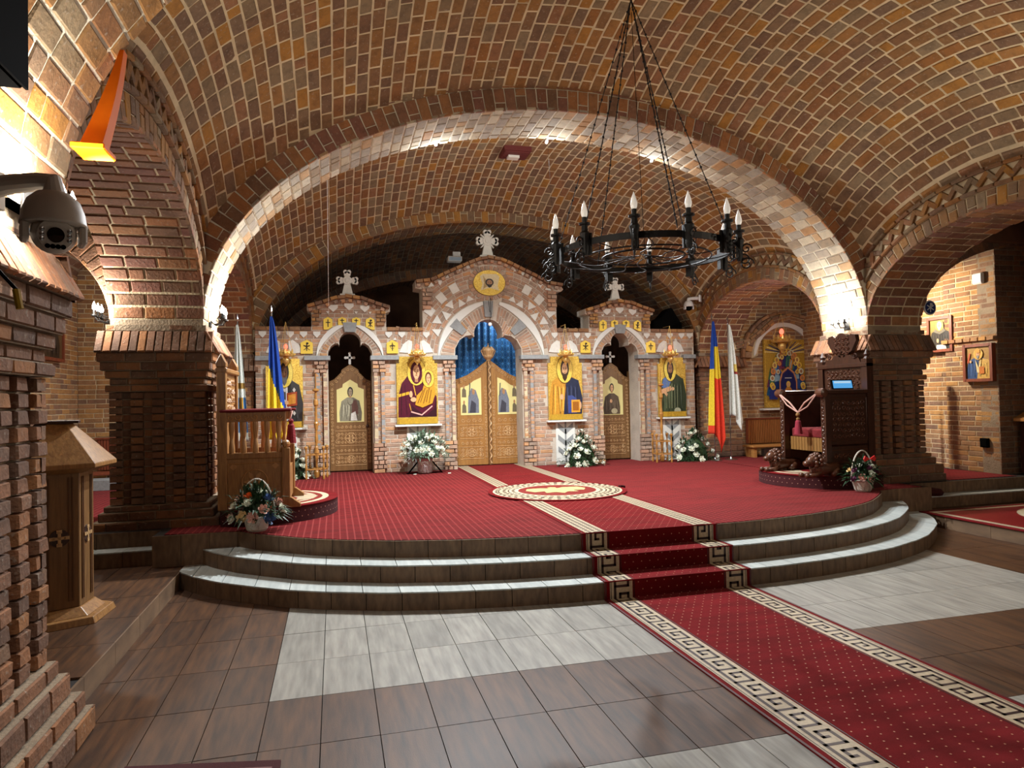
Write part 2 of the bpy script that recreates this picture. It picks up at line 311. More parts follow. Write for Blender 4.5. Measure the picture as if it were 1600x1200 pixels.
def rows(S, u0, u1, v0, v1, cw=.135, bl=.28, j=.019, sg=1, D=.03, skip=None, hdr=.12, even=None):
    """running bond on S(u,v): courses advance along v, bricks lie along u"""
    vs = np.linspace(v0, v1, 240); P = S(np.full(240, (u0+u1)/2), vs); L = np.concatenate([[0], np.cumsum(np.linalg.norm(np.diff(P, axis=0), axis=1))])
    n = max(1, round(L[-1]/cw)); vb = np.interp(np.arange(n+1)*L[-1]/n, L, vs); out = []
    for k in range(n):
        vc = (vb[k]+vb[k+1])/2; us = np.linspace(u0, u1, 160); Q = S(us, np.full(160, vc)); M = np.concatenate([[0], np.cumsum(np.linalg.norm(np.diff(Q, axis=0), axis=1))])
        s = -(.5*bl if k % 2 else 0)-random.random()*.04; e = []
        while s < M[-1]:
            l = bl*(.5 if random.random() < hdr else 1)*random.uniform(.96, 1.04); a, b = max(0, s), min(M[-1], s+l-j)
            if b-a > .035: e.append((a, b))
            s += l
        if not e: continue
        e = np.array(e); ua = np.interp(e[:, 0], M, us); ub = np.interp(e[:, 1], M, us); uc = (ua+ub)/2; one = np.ones(len(e))
        c = S(uc, one*vc); d = S(ub, one*vc)-S(ua, one*vc); U = unit(d); Vd = S(uc, one*vb[k+1])-S(uc, one*vb[k]); W = np.linalg.norm(Vd, axis=1)-j
        nn = unit(np.cross(U, Vd))*sg; V = np.cross(nn, U)
        for i in range(len(e)):
            if W[i] < .02 or (skip and skip(c[i])): continue
            out.append((c[i], U[i], V[i], nn[i], e[i, 1]-e[i, 0], W[i], D))
    return out
def surf_mesh(S, u0, u1, v0, v1, nu, nv, mt, name, parent=None, off=-.007, thick=.15, sg=1):
    U, V = np.meshgrid(np.linspace(u0, u1, nu), np.linspace(v0, v1, nv), indexing='ij'); P = S(U.ravel(), V.ravel()); e = 1e-3
    n = unit(np.cross(S(U.ravel()+e, V.ravel())-S(U.ravel()-e, V.ravel()), S(U.ravel(), V.ravel()+e)-S(U.ravel(), V.ravel()-e)))*sg
    A = P+n*off; B = P+n*(off-thick); k = nu*nv; F = []
    idx = np.arange(k).reshape(nu, nv)
    for i in range(nu-1):
        for jj in range(nv-1):
            a, b, c, d = int(idx[i, jj]), int(idx[i+1, jj]), int(idx[i+1, jj+1]), int(idx[i, jj+1]); F.append((a, b, c, d)); F.append((a+k, d+k, c+k, b+k))
    for i in range(nu-1):
        for jj in (0, nv-1): a, b = int(idx[i, jj]), int(idx[i+1, jj]); F.append((a, b, b+k, a+k))
    for jj in range(nv-1):
        for i in (0, nu-1): a, b = int(idx[i, jj]), int(idx[i, jj+1]); F.append((a, b, b+k, a+k))
    me = bpy.data.meshes.new(name); me.from_pydata(np.concatenate([A, B]).tolist(), [], F); me.materials.append(mt)
    return link(name, me, parent)
def wallrows(O, hx, n, w, z0, z1, cw=.078, bl=.27, j=.012, D=.025, skip=None, hdr=.15):
    """flat wall: O origin (z ignored), hx unit horizontal, n outward normal"""
    O = np.array((list(O)+[0])[:3], float); hx = np.array(hx, float); n = np.array(n, float); Z = np.array([0, 0, 1.])
    S = lambda u, v: O*np.array([1, 1, 0])+u[:, None]*hx+v[:, None]*Z
    sg = 1 if np.dot(np.cross(hx, Z), n) > 0 else -1
    return rows(S, 0, w, z0, z1, cw, bl, j, sg, D, skip, hdr)
# ---------------------------------------------------------------- the setting: main dimensions
XL, XR, PW = -1.34, 7.16, .92; XC = (XL+XR)/2; SP = 2.62; PLAT = .45; ST = .15
PY = [(3.05, 3.96), (7.9, 8.82), (12.42, 13.3)]
FX0 = -.387; TW = .2954; FY0 = 4.178; TH = .583
def sgn(S, u, v, want):
    e = 1e-3; u = np.array([u]); v = np.array([v]); n = np.cross(S(u+e, v)-S(u-e, v), S(u, v+e)-S(u, v-e))[0]
    return 1 if np.dot(n, want) > 0 else -1
class Arch:
    def __init__(s, hc, a, b, frame, depth, z0=SP): s.hc, s.a, s.b, s.fr, s.dp, s.z0 = hc, a, b, frame, depth, z0
    def E(s, t, r=0):
        t = np.asarray(t, float); nh = -np.cos(t)/s.a; nz = np.sin(t)/s.b; q = np.hypot(nh, nz)
        return s.hc-s.a*np.cos(t)+nh/q*r, s.z0+s.b*np.sin(t)+nz/q*r, nh/q, nz/q
    def W(s, h, d, z):
        k, o, g = s.fr; h = np.asarray(h, float); d = np.asarray(d, float)+0*h; z = np.asarray(z, float)+0*h
        return np.stack([h, o+g*d, z], -1) if k == 'y' else np.stack([o+g*d, h, z], -1)
    def dv(s): return np.array([0, s.fr[2], 0.]) if s.fr[0] == 'y' else np.array([s.fr[2], 0, 0.])
    def vec(s, h, z): return np.array([h, 0, z]) if s.fr[0] == 'y' else np.array([0, h, z])
    def tlen(s, r=0):
        t = np.linspace(0, PI, 400); h, z, _, _ = s.E(t, r); return t, np.concatenate([[0], np.cumsum(np.hypot(np.diff(h), np.diff(z)))])
    def core(s, name, mt, R, r0=.012, n=48, z_keep=0):
        t = np.linspace(0, PI, n); V = []; F = []
        for d in (.012, s.dp-.012):
            for r in (r0, R):
                h, z, _, _ = s.E(t, r); V += s.W(h, d, z).tolist()
        for i in range(n-1):
            a, b, c, d = i, i+n, i+2*n, i+3*n
            F += [(a, a+1, b+1, b), (c, d, d+1, c+1), (a, c, c+1, a+1), (b, b+1, d+1, d)]
        F += [(0, n, 3*n, 2*n), (n-1, 3*n-1, 4*n-1, 2*n-1)]
        me = bpy.data.meshes.new(name); me.from_pydata(V, [], F); me.materials.append(mt); return link(name, me)
    def soffit(s, parent, mt, **k):
        S = lambda u, v: (lambda e: s.W(e[0], u, e[1]))(s.E(v))
        h, z, nh, nz = s.E(PI/2); sg = sgn(S, s.dp/2, PI/2, -s.vec(nh, nz))
        lay(parent, rows(S, .0, s.dp, 0.0, PI, sg=sg, **k), mt, 'soffit_brick')
    def ring(s, parent, mt, r0=0, r1=.26, sp=.133, keep=None, name='arch_brick', split=True, d=0, D=.03):
        t, L = s.tlen((r0+r1)/2); n = max(8, round(L[-1]/sp)); out = []; dv = s.dv()
        for k in range(n):
            tc = np.interp((k+.5)*L[-1]/n, L, t); cuts = [(r0, r1)]
            if split and k % 2: q = r0+(r1-r0)*(.66 if k % 4 == 1 else .36); cuts = [(r0, q-.006), (q+.006, r1)]
            for a, b in cuts:
                h, z, nh, nz = s.E(tc, (a+b)/2); c = s.W(h, d, z)
                if keep and not keep(c): continue
                U = s.vec(nh, nz); V = np.cross(-dv, U); out.append((c, U, V, -dv, b-a, L[-1]/n-.014, D))
        lay(parent, out, mt, name)
    def hood(s, parent, mt, r, wd=.065, bl=.25, d=-.03, keep=None, name='hood_brick', D=.06):
        t, L = s.tlen(r+wd/2); n = max(8, round(L[-1]/bl)); out = []; dv = s.dv()
        for k in range(n):
            tc = np.interp((k+.5)*L[-1]/n, L, t); h, z, nh, nz = s.E(tc, r+wd/2); c = s.W(h, d, z)
            if keep and not keep(c): continue
            V = s.vec(nh, nz); U = np.cross(V, -dv); out.append((c, U, V, -dv, L[-1]/n-.012, wd-.008, D))
        lay(parent, out, mt, name)
    def zigzag(s, parent, mt, r, wd, sp=.2, keep=None):
        t, L = s.tlen(r+wd/2); n = max(8, round(L[-1]/sp)); out = []; dv = s.dv()
        for k in range(n*2):
            tc = np.interp((k+.5)*L[-1]/n/2, L, t); h, z, nh, nz = s.E(tc, r+wd/2); c = s.W(h, -.015, z)
            if keep and not keep(c): continue
            R = s.vec(nh, nz); T = np.cross(R, -dv); a = .78 if k % 2 else -.78; U = R*math.cos(a)+T*math.sin(a); V = np.cross(-dv, U)
            out.append((c, U, V, -dv, wd*1.2, .07, .07))
        lay(parent, out, mt, 'zigzag_brick')
def setting(o, label, cat): return tag(o, label, cat, kind='structure')
# ---------------------------------------------------------------- pillars
BANDS = [(1.86, 1.93, .035), (1.93, 2.0, .0), (2.0, 2.08, .035), (2.08, 2.17, .07), (2.17, 2.27, .095)]
def pillar(x0, x1, y0, y1, zb, sides, label, ko=1, plinth=((.0, .1, .17), (.1, .23, .15), (.23, .32, .09), (.32, .38, .05)), bz=.078, bricks=True):
    plinth = [(a, b_, c*ko) for a, b_, c in plinth]; BANDS_ = [(a, b_, c*ko) for a, b_, c in BANDS]
    b = MB(); e = .012
    b.box(x0+.05, x1-.05, y0+.05, y1-.05, zb, 5.3)
    b.box(x0+e, x1-e, y0+e, y1-e, 2.45, 5.3)
    for z0, z1, o in plinth: b.box(x0-o+e, x1+o-e, y0-o+e, y1+o-e, zb+z0, zb+z1-.002)
    for z0, z1, o in BANDS_: b.box(x0-o+e, x1+o-e, y0-o+e, y1+o-e, z0, z1)
    # sloping weathering course
    for k in range(4):
        o0 = (.15-.0375*k)*ko; b.box(x0-o0+e+.03, x1+o0-e-.03, y0-o0+e+.03, y1+o0-e-.03, 2.27+.06*k, 2.33+.06*k)
    b.box(x0-.02, x1+.02, y0-.02, y1+.02, 2.5, 2.56)
    root = setting(b.build('brick_pillar', MORTAR_D), label, 'pillar')
    its = []; Z = np.array([0, 0, 1.])
    for side in sides:
        if side == 'front': O, h, n, wd = (x0, y0), (1, 0, 0), (0, -1, 0), x1-x0
        if side == 'right': O, h, n, wd = (x1, y0), (0, 1, 0), (1, 0, 0), y1-y0
        if side == 'left': O, h, n, wd = (x0, y0), (0, 1, 0), (-1, 0, 0), y1-y0
        if side == 'back': O, h, n, wd = (x0, y1), (1, 0, 0), (0, 1, 0), x1-x0
        O = np.array([O[0], O[1], 0.]); h = np.array(h, float); n = np.array(n, float)
        zs = zb+plinth[-1][1]; nc = round((1.86-zs)/bz); nr = 5; p = (wd-.115)/(nr-1)
        for c in range(nc):
            zc = zs+(c+.5)*(1.86-zs)/nc; dz = (1.86-zs)/nc-.012
            for r in range(nr):
                its.append((O+h*(.0575+r*p)+Z*zc+n*random.gauss(0, .004), h, np.cross(n, h), n, .118, dz, .06))
                if r < nr-1: its.append((O+h*(.0575+(r+.5)*p)+Z*zc-n*.045, h, np.cross(n, h), n, p-.125, dz, .02))
        def course(z0, z1, o, bl, off=0):
            L = wd+2*o; k = max(2, round(L/bl)); s = 0
            xs = [0]+[(i+(.5 if off else 0)+.0)*L/k+random.uniform(-.02, .02) for i in range(0 if off else 1, k)]+[L]; xs = sorted(set([max(0, q) for q in xs]))
            for a, bb in zip(xs, xs[1:]):
                if bb-a > .05: its.append((O+h*((a+bb)/2-o)+Z*((z0+z1)/2)+n*o, h, np.cross(n, h), n, bb-a-.012, z1-z0-.012, .04))
        for i, (z0, z1, o) in enumerate(plinth): course(zb+z0, zb+z1, o, .3, i % 2)
        for i, (z0, z1, o) in enumerate(BANDS_): course(z0, z1, o, .27, i % 2)
        course(2.5, 2.565, .02, .27, 1)
        k = round((wd+.2)/.078); sl = np.array([0, 0, .24])+(-n)*.13; U = unit(sl); nn = unit(n*.24+Z*.13)
        for i in range(k):
            a = (i+.5)*(wd+.2)/k-.1; its.append((O+h*a+Z*2.385+n*.095, U, np.cross(nn, U), nn, .25, (wd+.2)/k-.012, .03))
    lay(root, its, BR_PIER)
    return root
PL = [pillar(XL-PW, XL, *PY[1], .3, ['front', 'right'], 'ribbed brick pillar left of the red platform, behind the carved wooden stall'),
      pillar(XR, XR+PW, *PY[1], .45, ['front', 'left'], 'ribbed brick pillar right of the red platform, behind the dark carved throne'),
      pillar(XL-PW-.08, XL-.08, *PY[0], .0, ['right', 'back'], 'near dark brick pillar at the left edge of the picture under the big camera',
             plinth=((0, .13, .17), (.13, .22, .13), (.22, .34, .08), (.34, .42, .04))),
      pillar(XR, XR+PW, *PY[0], .0, [], 'near brick pillar to the right, outside the view'),
      pillar(XL-PW, XL, *PY[2], .45, ['front', 'right'], 'far brick pillar at the left end of the altar screen', .25),
      pillar(XR, XR+PW, *PY[2], .45, ['front', 'left'], 'far brick pillar at the right end of the altar screen', .25)]
# ---------------------------------------------------------------- transverse arches
def inx(c): return XL+.0 < c[0] < XR-.0
A_main = Arch(XC, 4.25, 2.62, ('y', PY[1][0], 1), PY[1][1]-PY[1][0])
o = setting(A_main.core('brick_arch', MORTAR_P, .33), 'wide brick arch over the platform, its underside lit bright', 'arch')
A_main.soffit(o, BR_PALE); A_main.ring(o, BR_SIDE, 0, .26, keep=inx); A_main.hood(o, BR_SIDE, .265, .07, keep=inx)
A_far = Arch(XC, 4.22, 2.42, ('y', PY[2][0], 1), PY[2][1]-PY[2][0], 2.6)
o = setting(A_far.core('brick_arch', MORTAR, .33), 'far brick arch just above the altar screen, dark beyond', 'arch')
A_far.soffit(o, BR_VAULT); A_far.ring(o, BR_VAULT, 0, .25, keep=inx); A_far.hood(o, BR_VAULT, .255, .06, keep=inx)
A_near = Arch(XC, 4.25, 2.62, ('y', PY[0][0], 1), PY[0][1]-PY[0][0])
o = setting(A_near.core('brick_arch', MORTAR_P, .33), 'nearest brick arch cutting across the upper left corner, brightly lit', 'arch')
A_near.soffit(o, BR_VAULT)
A_back = Arch(XC, 4.2, 2.3, ('y', 17.2, 1), .9, 2.5)
o = setting(A_back.core('brick_arch', MORTAR_D, .33), 'dark brick arch deep behind the altar screen', 'arch')
A_back.soffit(o, BR_PIER); A_back.ring(o, BR_PIER, 0, .26); A_back.hood(o, BR_PIER, .265, .07)
# ---------------------------------------------------------------- side arches
def side(x, g, yc, a, b, lab, zz=True, near=0):
    A = Arch(yc, a, b, ('x', x, g), PW); R = .6
    o = setting(A.core('brick_arch', MORTAR, R), lab, 'arch')
    k = lambda c: yc-a < c[1] < yc+a
    A.soffit(o, BR_SIDE, bl=.3, cw=.137, j=.022)
    A.ring(o, BR_VAULT, 0, .2, .125, keep=k); A.hood(o, BR_VAULT, .205, .05, .22, d=-.035, keep=k); A.zigzag(o, BR_VAULT, .262, .155, .2, keep=k); A.hood(o, BR_VAULT, .42, .045, .22, d=-.04, keep=k, D=.08); A.hood(o, BR_VAULT, .468, .15, .25, d=-.005, keep=k, D=.07)
    return A
C1, H1 = 5.95, 1.95; C2, H2 = 10.62, 1.8
AL1 = side(XL, -1, C1, H1, 1.13, 'left side arch with a zigzag brick band, behind the orange box')
AR1 = side(XR, 1, C1, H1, 1.13, 'right side arch with a zigzag brick band, above the pictures on the aisle wall')
AL2 = side(XL, -1, C2, H2, 1.07, 'far left side arch seen through the wide brick arch')
AR2 = side(XR, 1, C2, H2, 1.07, 'far right side arch with a zigzag band around the chapel')
# ---------------------------------------------------------------- vaults
def vault(yc, hl, y0, y1, zc0, zc1, rise, b_side, lab, mt, mmt, n=300, flat=False):
    e1 = math.sqrt(1-(.9444)**2); R = .46
    def zb(y):
        q = np.clip((y-yc)/(hl+R), -1, 1); qe = np.clip((hl+.0)/(hl+R), 0, 1)
        return SP+(b_side+R)*np.sqrt(np.maximum(0, 1-q*q))
    def S(u, v):      # u = y, v = angle across
        sx = -np.cos(v); e = np.sqrt(np.maximum(0, 1-(sx*.9444)**2)); g = (e-e1)/(1-e1)
        q = np.clip((u-y0)/(y1-y0), 0, 1); zc = zc0+(zc1-zc0)*q+rise*(1-((u-yc)/hl)**2)
        zbb = zb(u) if not flat else 3.3+0*u
        return np.stack([XC+4.25*sx, u, zbb+(zc-zbb)*g], -1)
    sg = sgn(S, yc, PI/2, np.array([0, 0, -1.]))
    o = setting(surf_mesh(S, y0, y1, .0, PI, 24, 60, mmt, 'ceiling', off=-.0085, thick=.2, sg=sg), lab, 'ceiling')
    lay(o, rows(S, y0, y1, 0.0, PI, cw=.137, bl=.27, j=.021, sg=sg, hdr=.08), mt, limit=n)
    return S
vault(C1, H1, 4.0, 7.9, 5.5, 5.5, .42, 1.13, 'vaulted brick ceiling over the nave, above the iron chandelier', BR_VAULT, MORTAR)
vault(C2, H2, 8.82, 12.42, 5.5, 5.22, .32, 1.07, 'vaulted brick ceiling over the platform, with a red vent', BR_VAULT, MORTAR)
vault(15.2, 1.9, 13.3, 17.2, 5.1, 5.1, .3, 1.0, 'dark brick vault behind the altar screen', BR_PIER, MORTAR_D, 160, flat=True)
# nave behind the photographer: plain vault, walls, so that the room is closed
def plain(name, lab, cat, *boxes, mt=MORTAR_D):
    b = MB()
    for q in boxes: b.box(*q)
    return setting(b.build(name, mt), lab, cat)
CEIL_M = mat('rear_brick', '#6d4b36', .9, var=.3, vscale=3)
S0 = lambda u, v: np.stack([XC-4.5*np.cos(v), u, 2.9+2.9*np.sin(v)], -1)
setting(surf_mesh(S0, -5.0, 3.15, 0, PI, 8, 24, CEIL_M, 'ceiling', off=0, thick=.2, sg=-1), 'brick vault over the rear of the nave', 'ceiling')
# ---------------------------------------------------------------- aisle walls and ceilings
RWX, LWX = 9.5, -4.0
def aisle_wall(name, O, hx, n, wd, z0, z1, lab, th=.3, mt=BR_WALL, skip=None, limit=300, mmt=MORTAR, hide=False):
    O = np.array(list(O)+[0], float); hx = np.array(hx, float); nn = np.array(n, float)
    P = [O+hx*a-nn*d for a in (0, wd) for d in (.007, th)]; xs = [p[0] for p in P]; ys = [p[1] for p in P]
    o = setting(MB().box(min(xs), max(xs), min(ys), max(ys), z0, z1).build(name, mmt), lab, 'wall')
    if not hide: lay(o, wallrows(O, hx, n, wd, z0, z1, skip=skip), mt, limit=limit)
    return o
aisle_wall('wall_right', (RWX, 7.98), (0, 1, 0), (-1, 0, 0), .88, .45, 4.24, 'sunlit aisle wall section with the bishop picture and a black socket')
aisle_wall('wall_right', (RWX+.06, 8.86), (0, 1, 0), (-1, 0, 0), 3.55, .45, 4.24, 'lit aisle wall with the monk picture, behind the right pillar')
aisle_wall('wall_right', (RWX, 7.96), (1, 0, 0), (0, -1, 0), 3.2, .3, 4.24, 'dark brick wall facing the nave at the right edge', mt=BR_PIER, mmt=MORTAR_D)
aisle_wall('wall_left', (LWX, 7.98), (0, 1, 0), (1, 0, 0), 4.45, .45, 4.24, 'left aisle side wall with a small dark picture', th=.3)
aisle_wall('wall_left', (LWX-3.2, 7.96), (1, 0, 0), (0, -1, 0), 3.2, .15, 4.24, 'dark brick wall facing the nave in the left aisle', hide=True)
def nichecut(c): return (c[0]-9.1)**2/.75**2+max(0, c[2]-2.45)**2/.72**2 < 1 and c[2] > 1.43 and abs(c[0]-9.1) < .75
aisle_wall('wall_back', (XR+PW-.9, 12.42), (1, 0, 0), (0, -1, 0), 2.9, .45, 4.24, 'end wall of the right aisle around the mosaic', skip=None)
aisle_wall('wall_back', (LWX, 12.42), (1, 0, 0), (0, -1, 0), LWX*-1+XL-.0, .45, 4.24, 'end wall of the left aisle, above a reddish bench')
plain('wall_front', 'rear wall of the nave behind the photographer', 'wall', (-7.5, 13.5, -5.3, -5.0, -.1, 6.2), mt=CEIL_M)
plain('wall_left', 'outer wall of the left aisle', 'wall', (-7.5, -7.2, -5.0, 8.0, -.1, 4.3), mt=CEIL_M)
plain('wall_right', 'outer wall of the right aisle', 'wall', (12.7, 13.0, -5.0, 8.0, -.1, 4.3), mt=CEIL_M)
plain('wall_back', 'dark wall deep behind the altar screen', 'wall', (-4, 10, 19.5, 19.7, 0, 6), mt=CEIL_M)
plain('wall_left', 'dark left wall of the sanctuary', 'wall', (XL-.3, XL-.0, 13.3, 19.5, 0, 4.2), mt=CEIL_M)
plain('wall_right', 'dark right wall of the sanctuary', 'wall', (XR, XR+.3, 13.3, 19.5, 0, 4.2), mt=CEIL_M)
plain('ceiling', 'roof slabs over the aisles and upper masonry beside the nave', 'ceiling', (-7.5, XL-PW, -5, 12.8, 4.25, 4.5), (XR+PW, 13, -5, 12.8, 4.25, 4.5),
      (XL-PW, XL-.03, -5, 3.1, 3.6, 5.8), (XR+.03, XR+PW, -5, 3.1, 3.6, 5.8), (-1.5, 7.5, 18.1, 19.6, 5.1, 5.3), mt=CEIL_M)
plain('wall_left', 'spandrels over the left side arches', 'wall', (XL-PW+.02, XL-.25, 4.0, 12.42, 4.18, 5.6), mt=CEIL_M)
plain('wall_right', 'spandrels over the right side arches', 'wall', (XR+.25, XR+PW-.02, 4.0, 12.42, 4.18, 5.6), mt=CEIL_M)
# aisle arches between pillar and side wall, and the aisle vaults
for g, lab in ((-1, 'left'), (1, 'right')):
    xc = (XR+PW+2.05) if g > 0 else (XL-PW-2.05)
    A = Arch(xc, 2.05, 1.22, ('y', 7.915, 1), .88)
    o = setting(A.core('brick_arch', MORTAR_D, .3), 'low brick arch across the %s aisle' % lab, 'arch')
    A.soffit(o, BR_PIER); A.ring(o, BR_PIER, 0, .25, .1, split=False)
    plain('wall_'+lab, 'masonry above the low arch of the %s aisle' % lab, 'wall', (xc-2.1, xc+2.1, 7.8, 8.0, 3.86, 4.3), mt=CEIL_M)
    x0, x1 = (LWX, XL-PW) if g < 0 else (XR+PW, RWX+.4)
    Sv = lambda u, v, x0=x0, x1=x1: np.stack([(x0+x1)/2-(x1-x0)/2*np.cos(v), u, 3.80+.38*np.sin(v)], -1)
    sg = sgn(Sv, 10, PI/2, np.array([0, 0, -1.]))
    o = setting(surf_mesh(Sv, 8.6, 12.42, 0, PI, 8, 20, MORTAR_D, 'ceiling', sg=sg), 'low brick vault of the %s aisle' % lab, 'ceiling')
    lay(o, rows(Sv, 8.6, 12.42, 0, PI, sg=sg), BR_PIER, limit=120)
# ledge course on the right wall
its = [(np.array([RWX-.04, 8.05+.13*i, 2.47]), np.array([0, 1., 0]), np.array([0, 0, 1.]), np.array([-1., 0, 0]), .118, .06, .05) for i in range(7)]
o = thing('trim_1', 'projecting brick ledge course across the lit aisle wall', 'ledge', kind='structure'); lay(o, its, BR_WALL)
# ---------------------------------------------------------------- floors and steps
FT = [(0, 0), (1, .03), (1.5, .08), (2, .165), (2.5, .295), (3, .50), (3.3, .66), (3.6, .88), (3.9, 1.12), (4.15, 1.40), (4.3, 1.62), (4.38, 1.80), (4.42, 2.0)]
def fc(dx): return float(np.interp(abs(dx), [a for a, _ in FT], [b for _, b in FT]))
SC = 2.88; YW = 7.28
def ycurve(n, x): return 5.40+.27*n+fc((x-SC)*(1+.035*n))
def half(n): return float(np.interp(YW-5.40-.27*n, [b for _, b in FT], [a for a, _ in FT]))/(1+.035*n)
def tile(parent, poly, z, mt, t=.012, name='tile', gap=.002):
    c = np.mean(poly, axis=0); P = [(p-c)*(1-gap*2/max(.02, np.linalg.norm(p-c)))+c for p in np.array(poly)]
    return MB().prism([tuple(p) for p in P], z-t, z, M=lambda a, d, b: (a, b, d)).build(name, mt, parent)
# nave floor
fl = setting(MB().box(-7.4, 12.9, -5, 7.4, -.2, -.010).build('floor', GROUT), 'tiled nave floor in pale and brown bands', 'floor')
tiles = []; T2 = MB(); T2b = MB()
me_cache = {}
def floortile(parent, cx, cy, z, mt, tw=TW, th=TH):
    key = (mt.name, round(tw, 3), round(th, 3))
    if key not in me_cache:
        g = .0024; h = tw/2-g; v = th/2-g; V = [(-h, -v, -.012), (h, -v, -.012), (h, v, -.012), (-h, v, -.012)]+[(-h, -v, -.0002), (h, -v, -.0002), (h, v, -.0002), (-h, v, -.0002)]+[(-h+.0002, -v+.0002, 0), (h-.0002, -v+.0002, 0), (h-.0002, v-.0002, 0), (-h+.0002, v-.0002, 0)]
        F = [(8, 9, 10, 11)]+[(a, (a+1) % 4, (a+1) % 4+4, a+4) for a in range(4)]+[(a+4, (a+1) % 4+4, (a+1) % 4+8, a+8) for a in range(4)]
        me = bpy.data.meshes.new('tile'); me.from_pydata(V, [], F); me.materials.append(mt); me_cache[key] = me
    o = bpy.data.objects.new('tile', me_cache[key]); o.parent = parent; o.location = (cx, cy, z+random.uniform(-.0006, .0006)); COL.objects.link(o); return o
cells = []
for i in range(-5, 30):
    for j in range(-16, 7):
        cx, cy = FX0+(i+.5)*TW, FY0+(j+.5)*TH
        if cx < -1.6 or cx > 7.6: continue
        if abs(cx-SC) < 4.3 and cy-TH/2 > ycurve(0, cx)+.02: continue
        light = (cx > FX0 and cx < 6.1) and (j >= 0 or -8 < j < -2)
        p = pixel([[cx, cy, 0]])[0]; vis = p[2] > .3 and -60 < p[0] < 1660 and p[1] < 1290
        cells.append((0 if vis else 1, abs(p[2]), cx, cy, light))
cells.sort(key=lambda q: q[:2])
for k, (v, _, cx, cy, light) in enumerate(cells):
    if v == 0 and k < 300: floortile(fl, cx, cy, 0, TILE_L if light else TILE_D)
    else: (T2 if light else T2b).box(cx-TW/2+.0026, cx+TW/2-.0026, cy-TH/2+.002, cy+TH/2-.002, -.012, 0)
if T2.v: T2.build('tile', TILE_L, fl, kind='stuff')
if T2b.v: T2b.build('tile', TILE_D, fl, kind='stuff')
# aisle floors a step up
for sx, lab in ((-1, 'left'), (1, 'right')):
    x1, x0 = (-1.43, -7.2) if sx < 0 else (12.7, 7.25)
    o = setting(MB().box(x0+.012, x1-.012, 4.25 if sx < 0 else -5, 8.1, -.1, ST-.013).build('floor', GROUT), 'raised tiled floor of the %s aisle' % lab, 'floor')
    xe = x1 if sx < 0 else x0
    for i in range(9):
        for j in range(-2, 7):
            cx = xe+sx*(i+.5)*TW; cy = 7.40-(6-j+.5)*TH
            p = pixel([[cx, cy, ST]])[0]
            if cy-TH/2 < 4.2 or not (-60 < p[0] < 1660 and p[2] > .3 and p[1] < 1260): continue
            floortile(o, cx, cy, ST, TILE_D)
    for j in range(6):      # tiles of the edge riser
        y1 = 7.40-j*TH; b = MB().box(xe-.008, xe+.008, max(4.25, y1-TH)+.002, y1-.002, 0, ST-.002); b.build('riser_tile', TILE_R, o)
        if y1-TH < 4.3: break
# platform core
cv = [(x, ycurve(2, x)) for x in np.linspace(SC-half(2), SC+half(2), 60)]
poly = [(LWX+.0, 12.4), (LWX, 7.62), (-1.72, 7.62), (-1.72, YW)]+cv+[(7.5, YW), (7.5, 7.62), (12.6, 7.62), (12.6, 12.4)]
fm = lambda a, d, b: (a, b, d)
plat = setting(MB().prism(poly, .0, PLAT-.004, M=fm).build('floor', GROUT), 'raised platform before the altar screen', 'platform')
plain('floor', 'floor of the sanctuary behind the altar screen', 'floor', (-4, 10, 12.4, 19.6, 0, .45), mt=CEIL_M)
def riser(parent, n, z0, z1, xa, xb):
    L = 0; xs = np.linspace(xa, xb, 500); ys = np.array([ycurve(n, x) for x in xs]); s = np.concatenate([[0], np.cumsum(np.hypot(np.diff(xs), np.diff(ys)))]); k = max(1, round(s[-1]/.3))
    for i in range(k):
        ss = np.linspace(i*s[-1]/k+.003, (i+1)*s[-1]/k-.003, 4); X = np.interp(ss, s, xs); Y = np.interp(ss, s, ys)
        pl = [(x, y-.010) for x, y in zip(X, Y)]+[(x, y+.004) for x, y in zip(X[::-1], Y[::-1])]
        MB().prism(pl, z0, z1, M=fm).build('riser_tile', TILE_R, parent)
def treads(parent, n, z):
    x0 = SC-half(n); i0 = math.floor((x0-FX0)/TW)
    for i in range(i0, i0+34):
        a, b = max(x0, FX0+i*TW), min(SC+half(n), FX0+(i+1)*TW)
        if b-a < .03: continue
        pf = [(x, ycurve(n, x)-.012) for x in np.linspace(a+.003, b-.003, 5)]; pb = []
        for x in np.linspace(a+.003, b-.003, 5)[::-1]: pb.append((x, min(YW-.002, ycurve(n+1, x)) if abs(x-SC) < half(n+1) else YW-.002))
        if max(q[1] for q in pb)-min(q[1] for q in pf) < .03: continue
        MB().prism(pf+pb, z-.011, z, M=fm).build('tread_tile', TILE_T, parent)
for n in (0, 1):
    z = ST*(n+1); cvn = [(x, ycurve(n, x)) for x in np.linspace(SC-half(n), SC+half(n), 60)]
    o = setting(MB().prism(cvn+[(SC+half(n), YW), (SC-half(n), YW)], ST*n, z-.012, M=fm).build('altar_step', GROUT), ['lowest', 'middle'][n]+' curved tiled step in front of the red platform', 'step')
    riser(o, n, ST*n, z-.012, SC-half(n), SC+half(n)); treads(o, n, z)
riser(plat, 2, ST*2, PLAT, SC-half(2), SC+half(2))
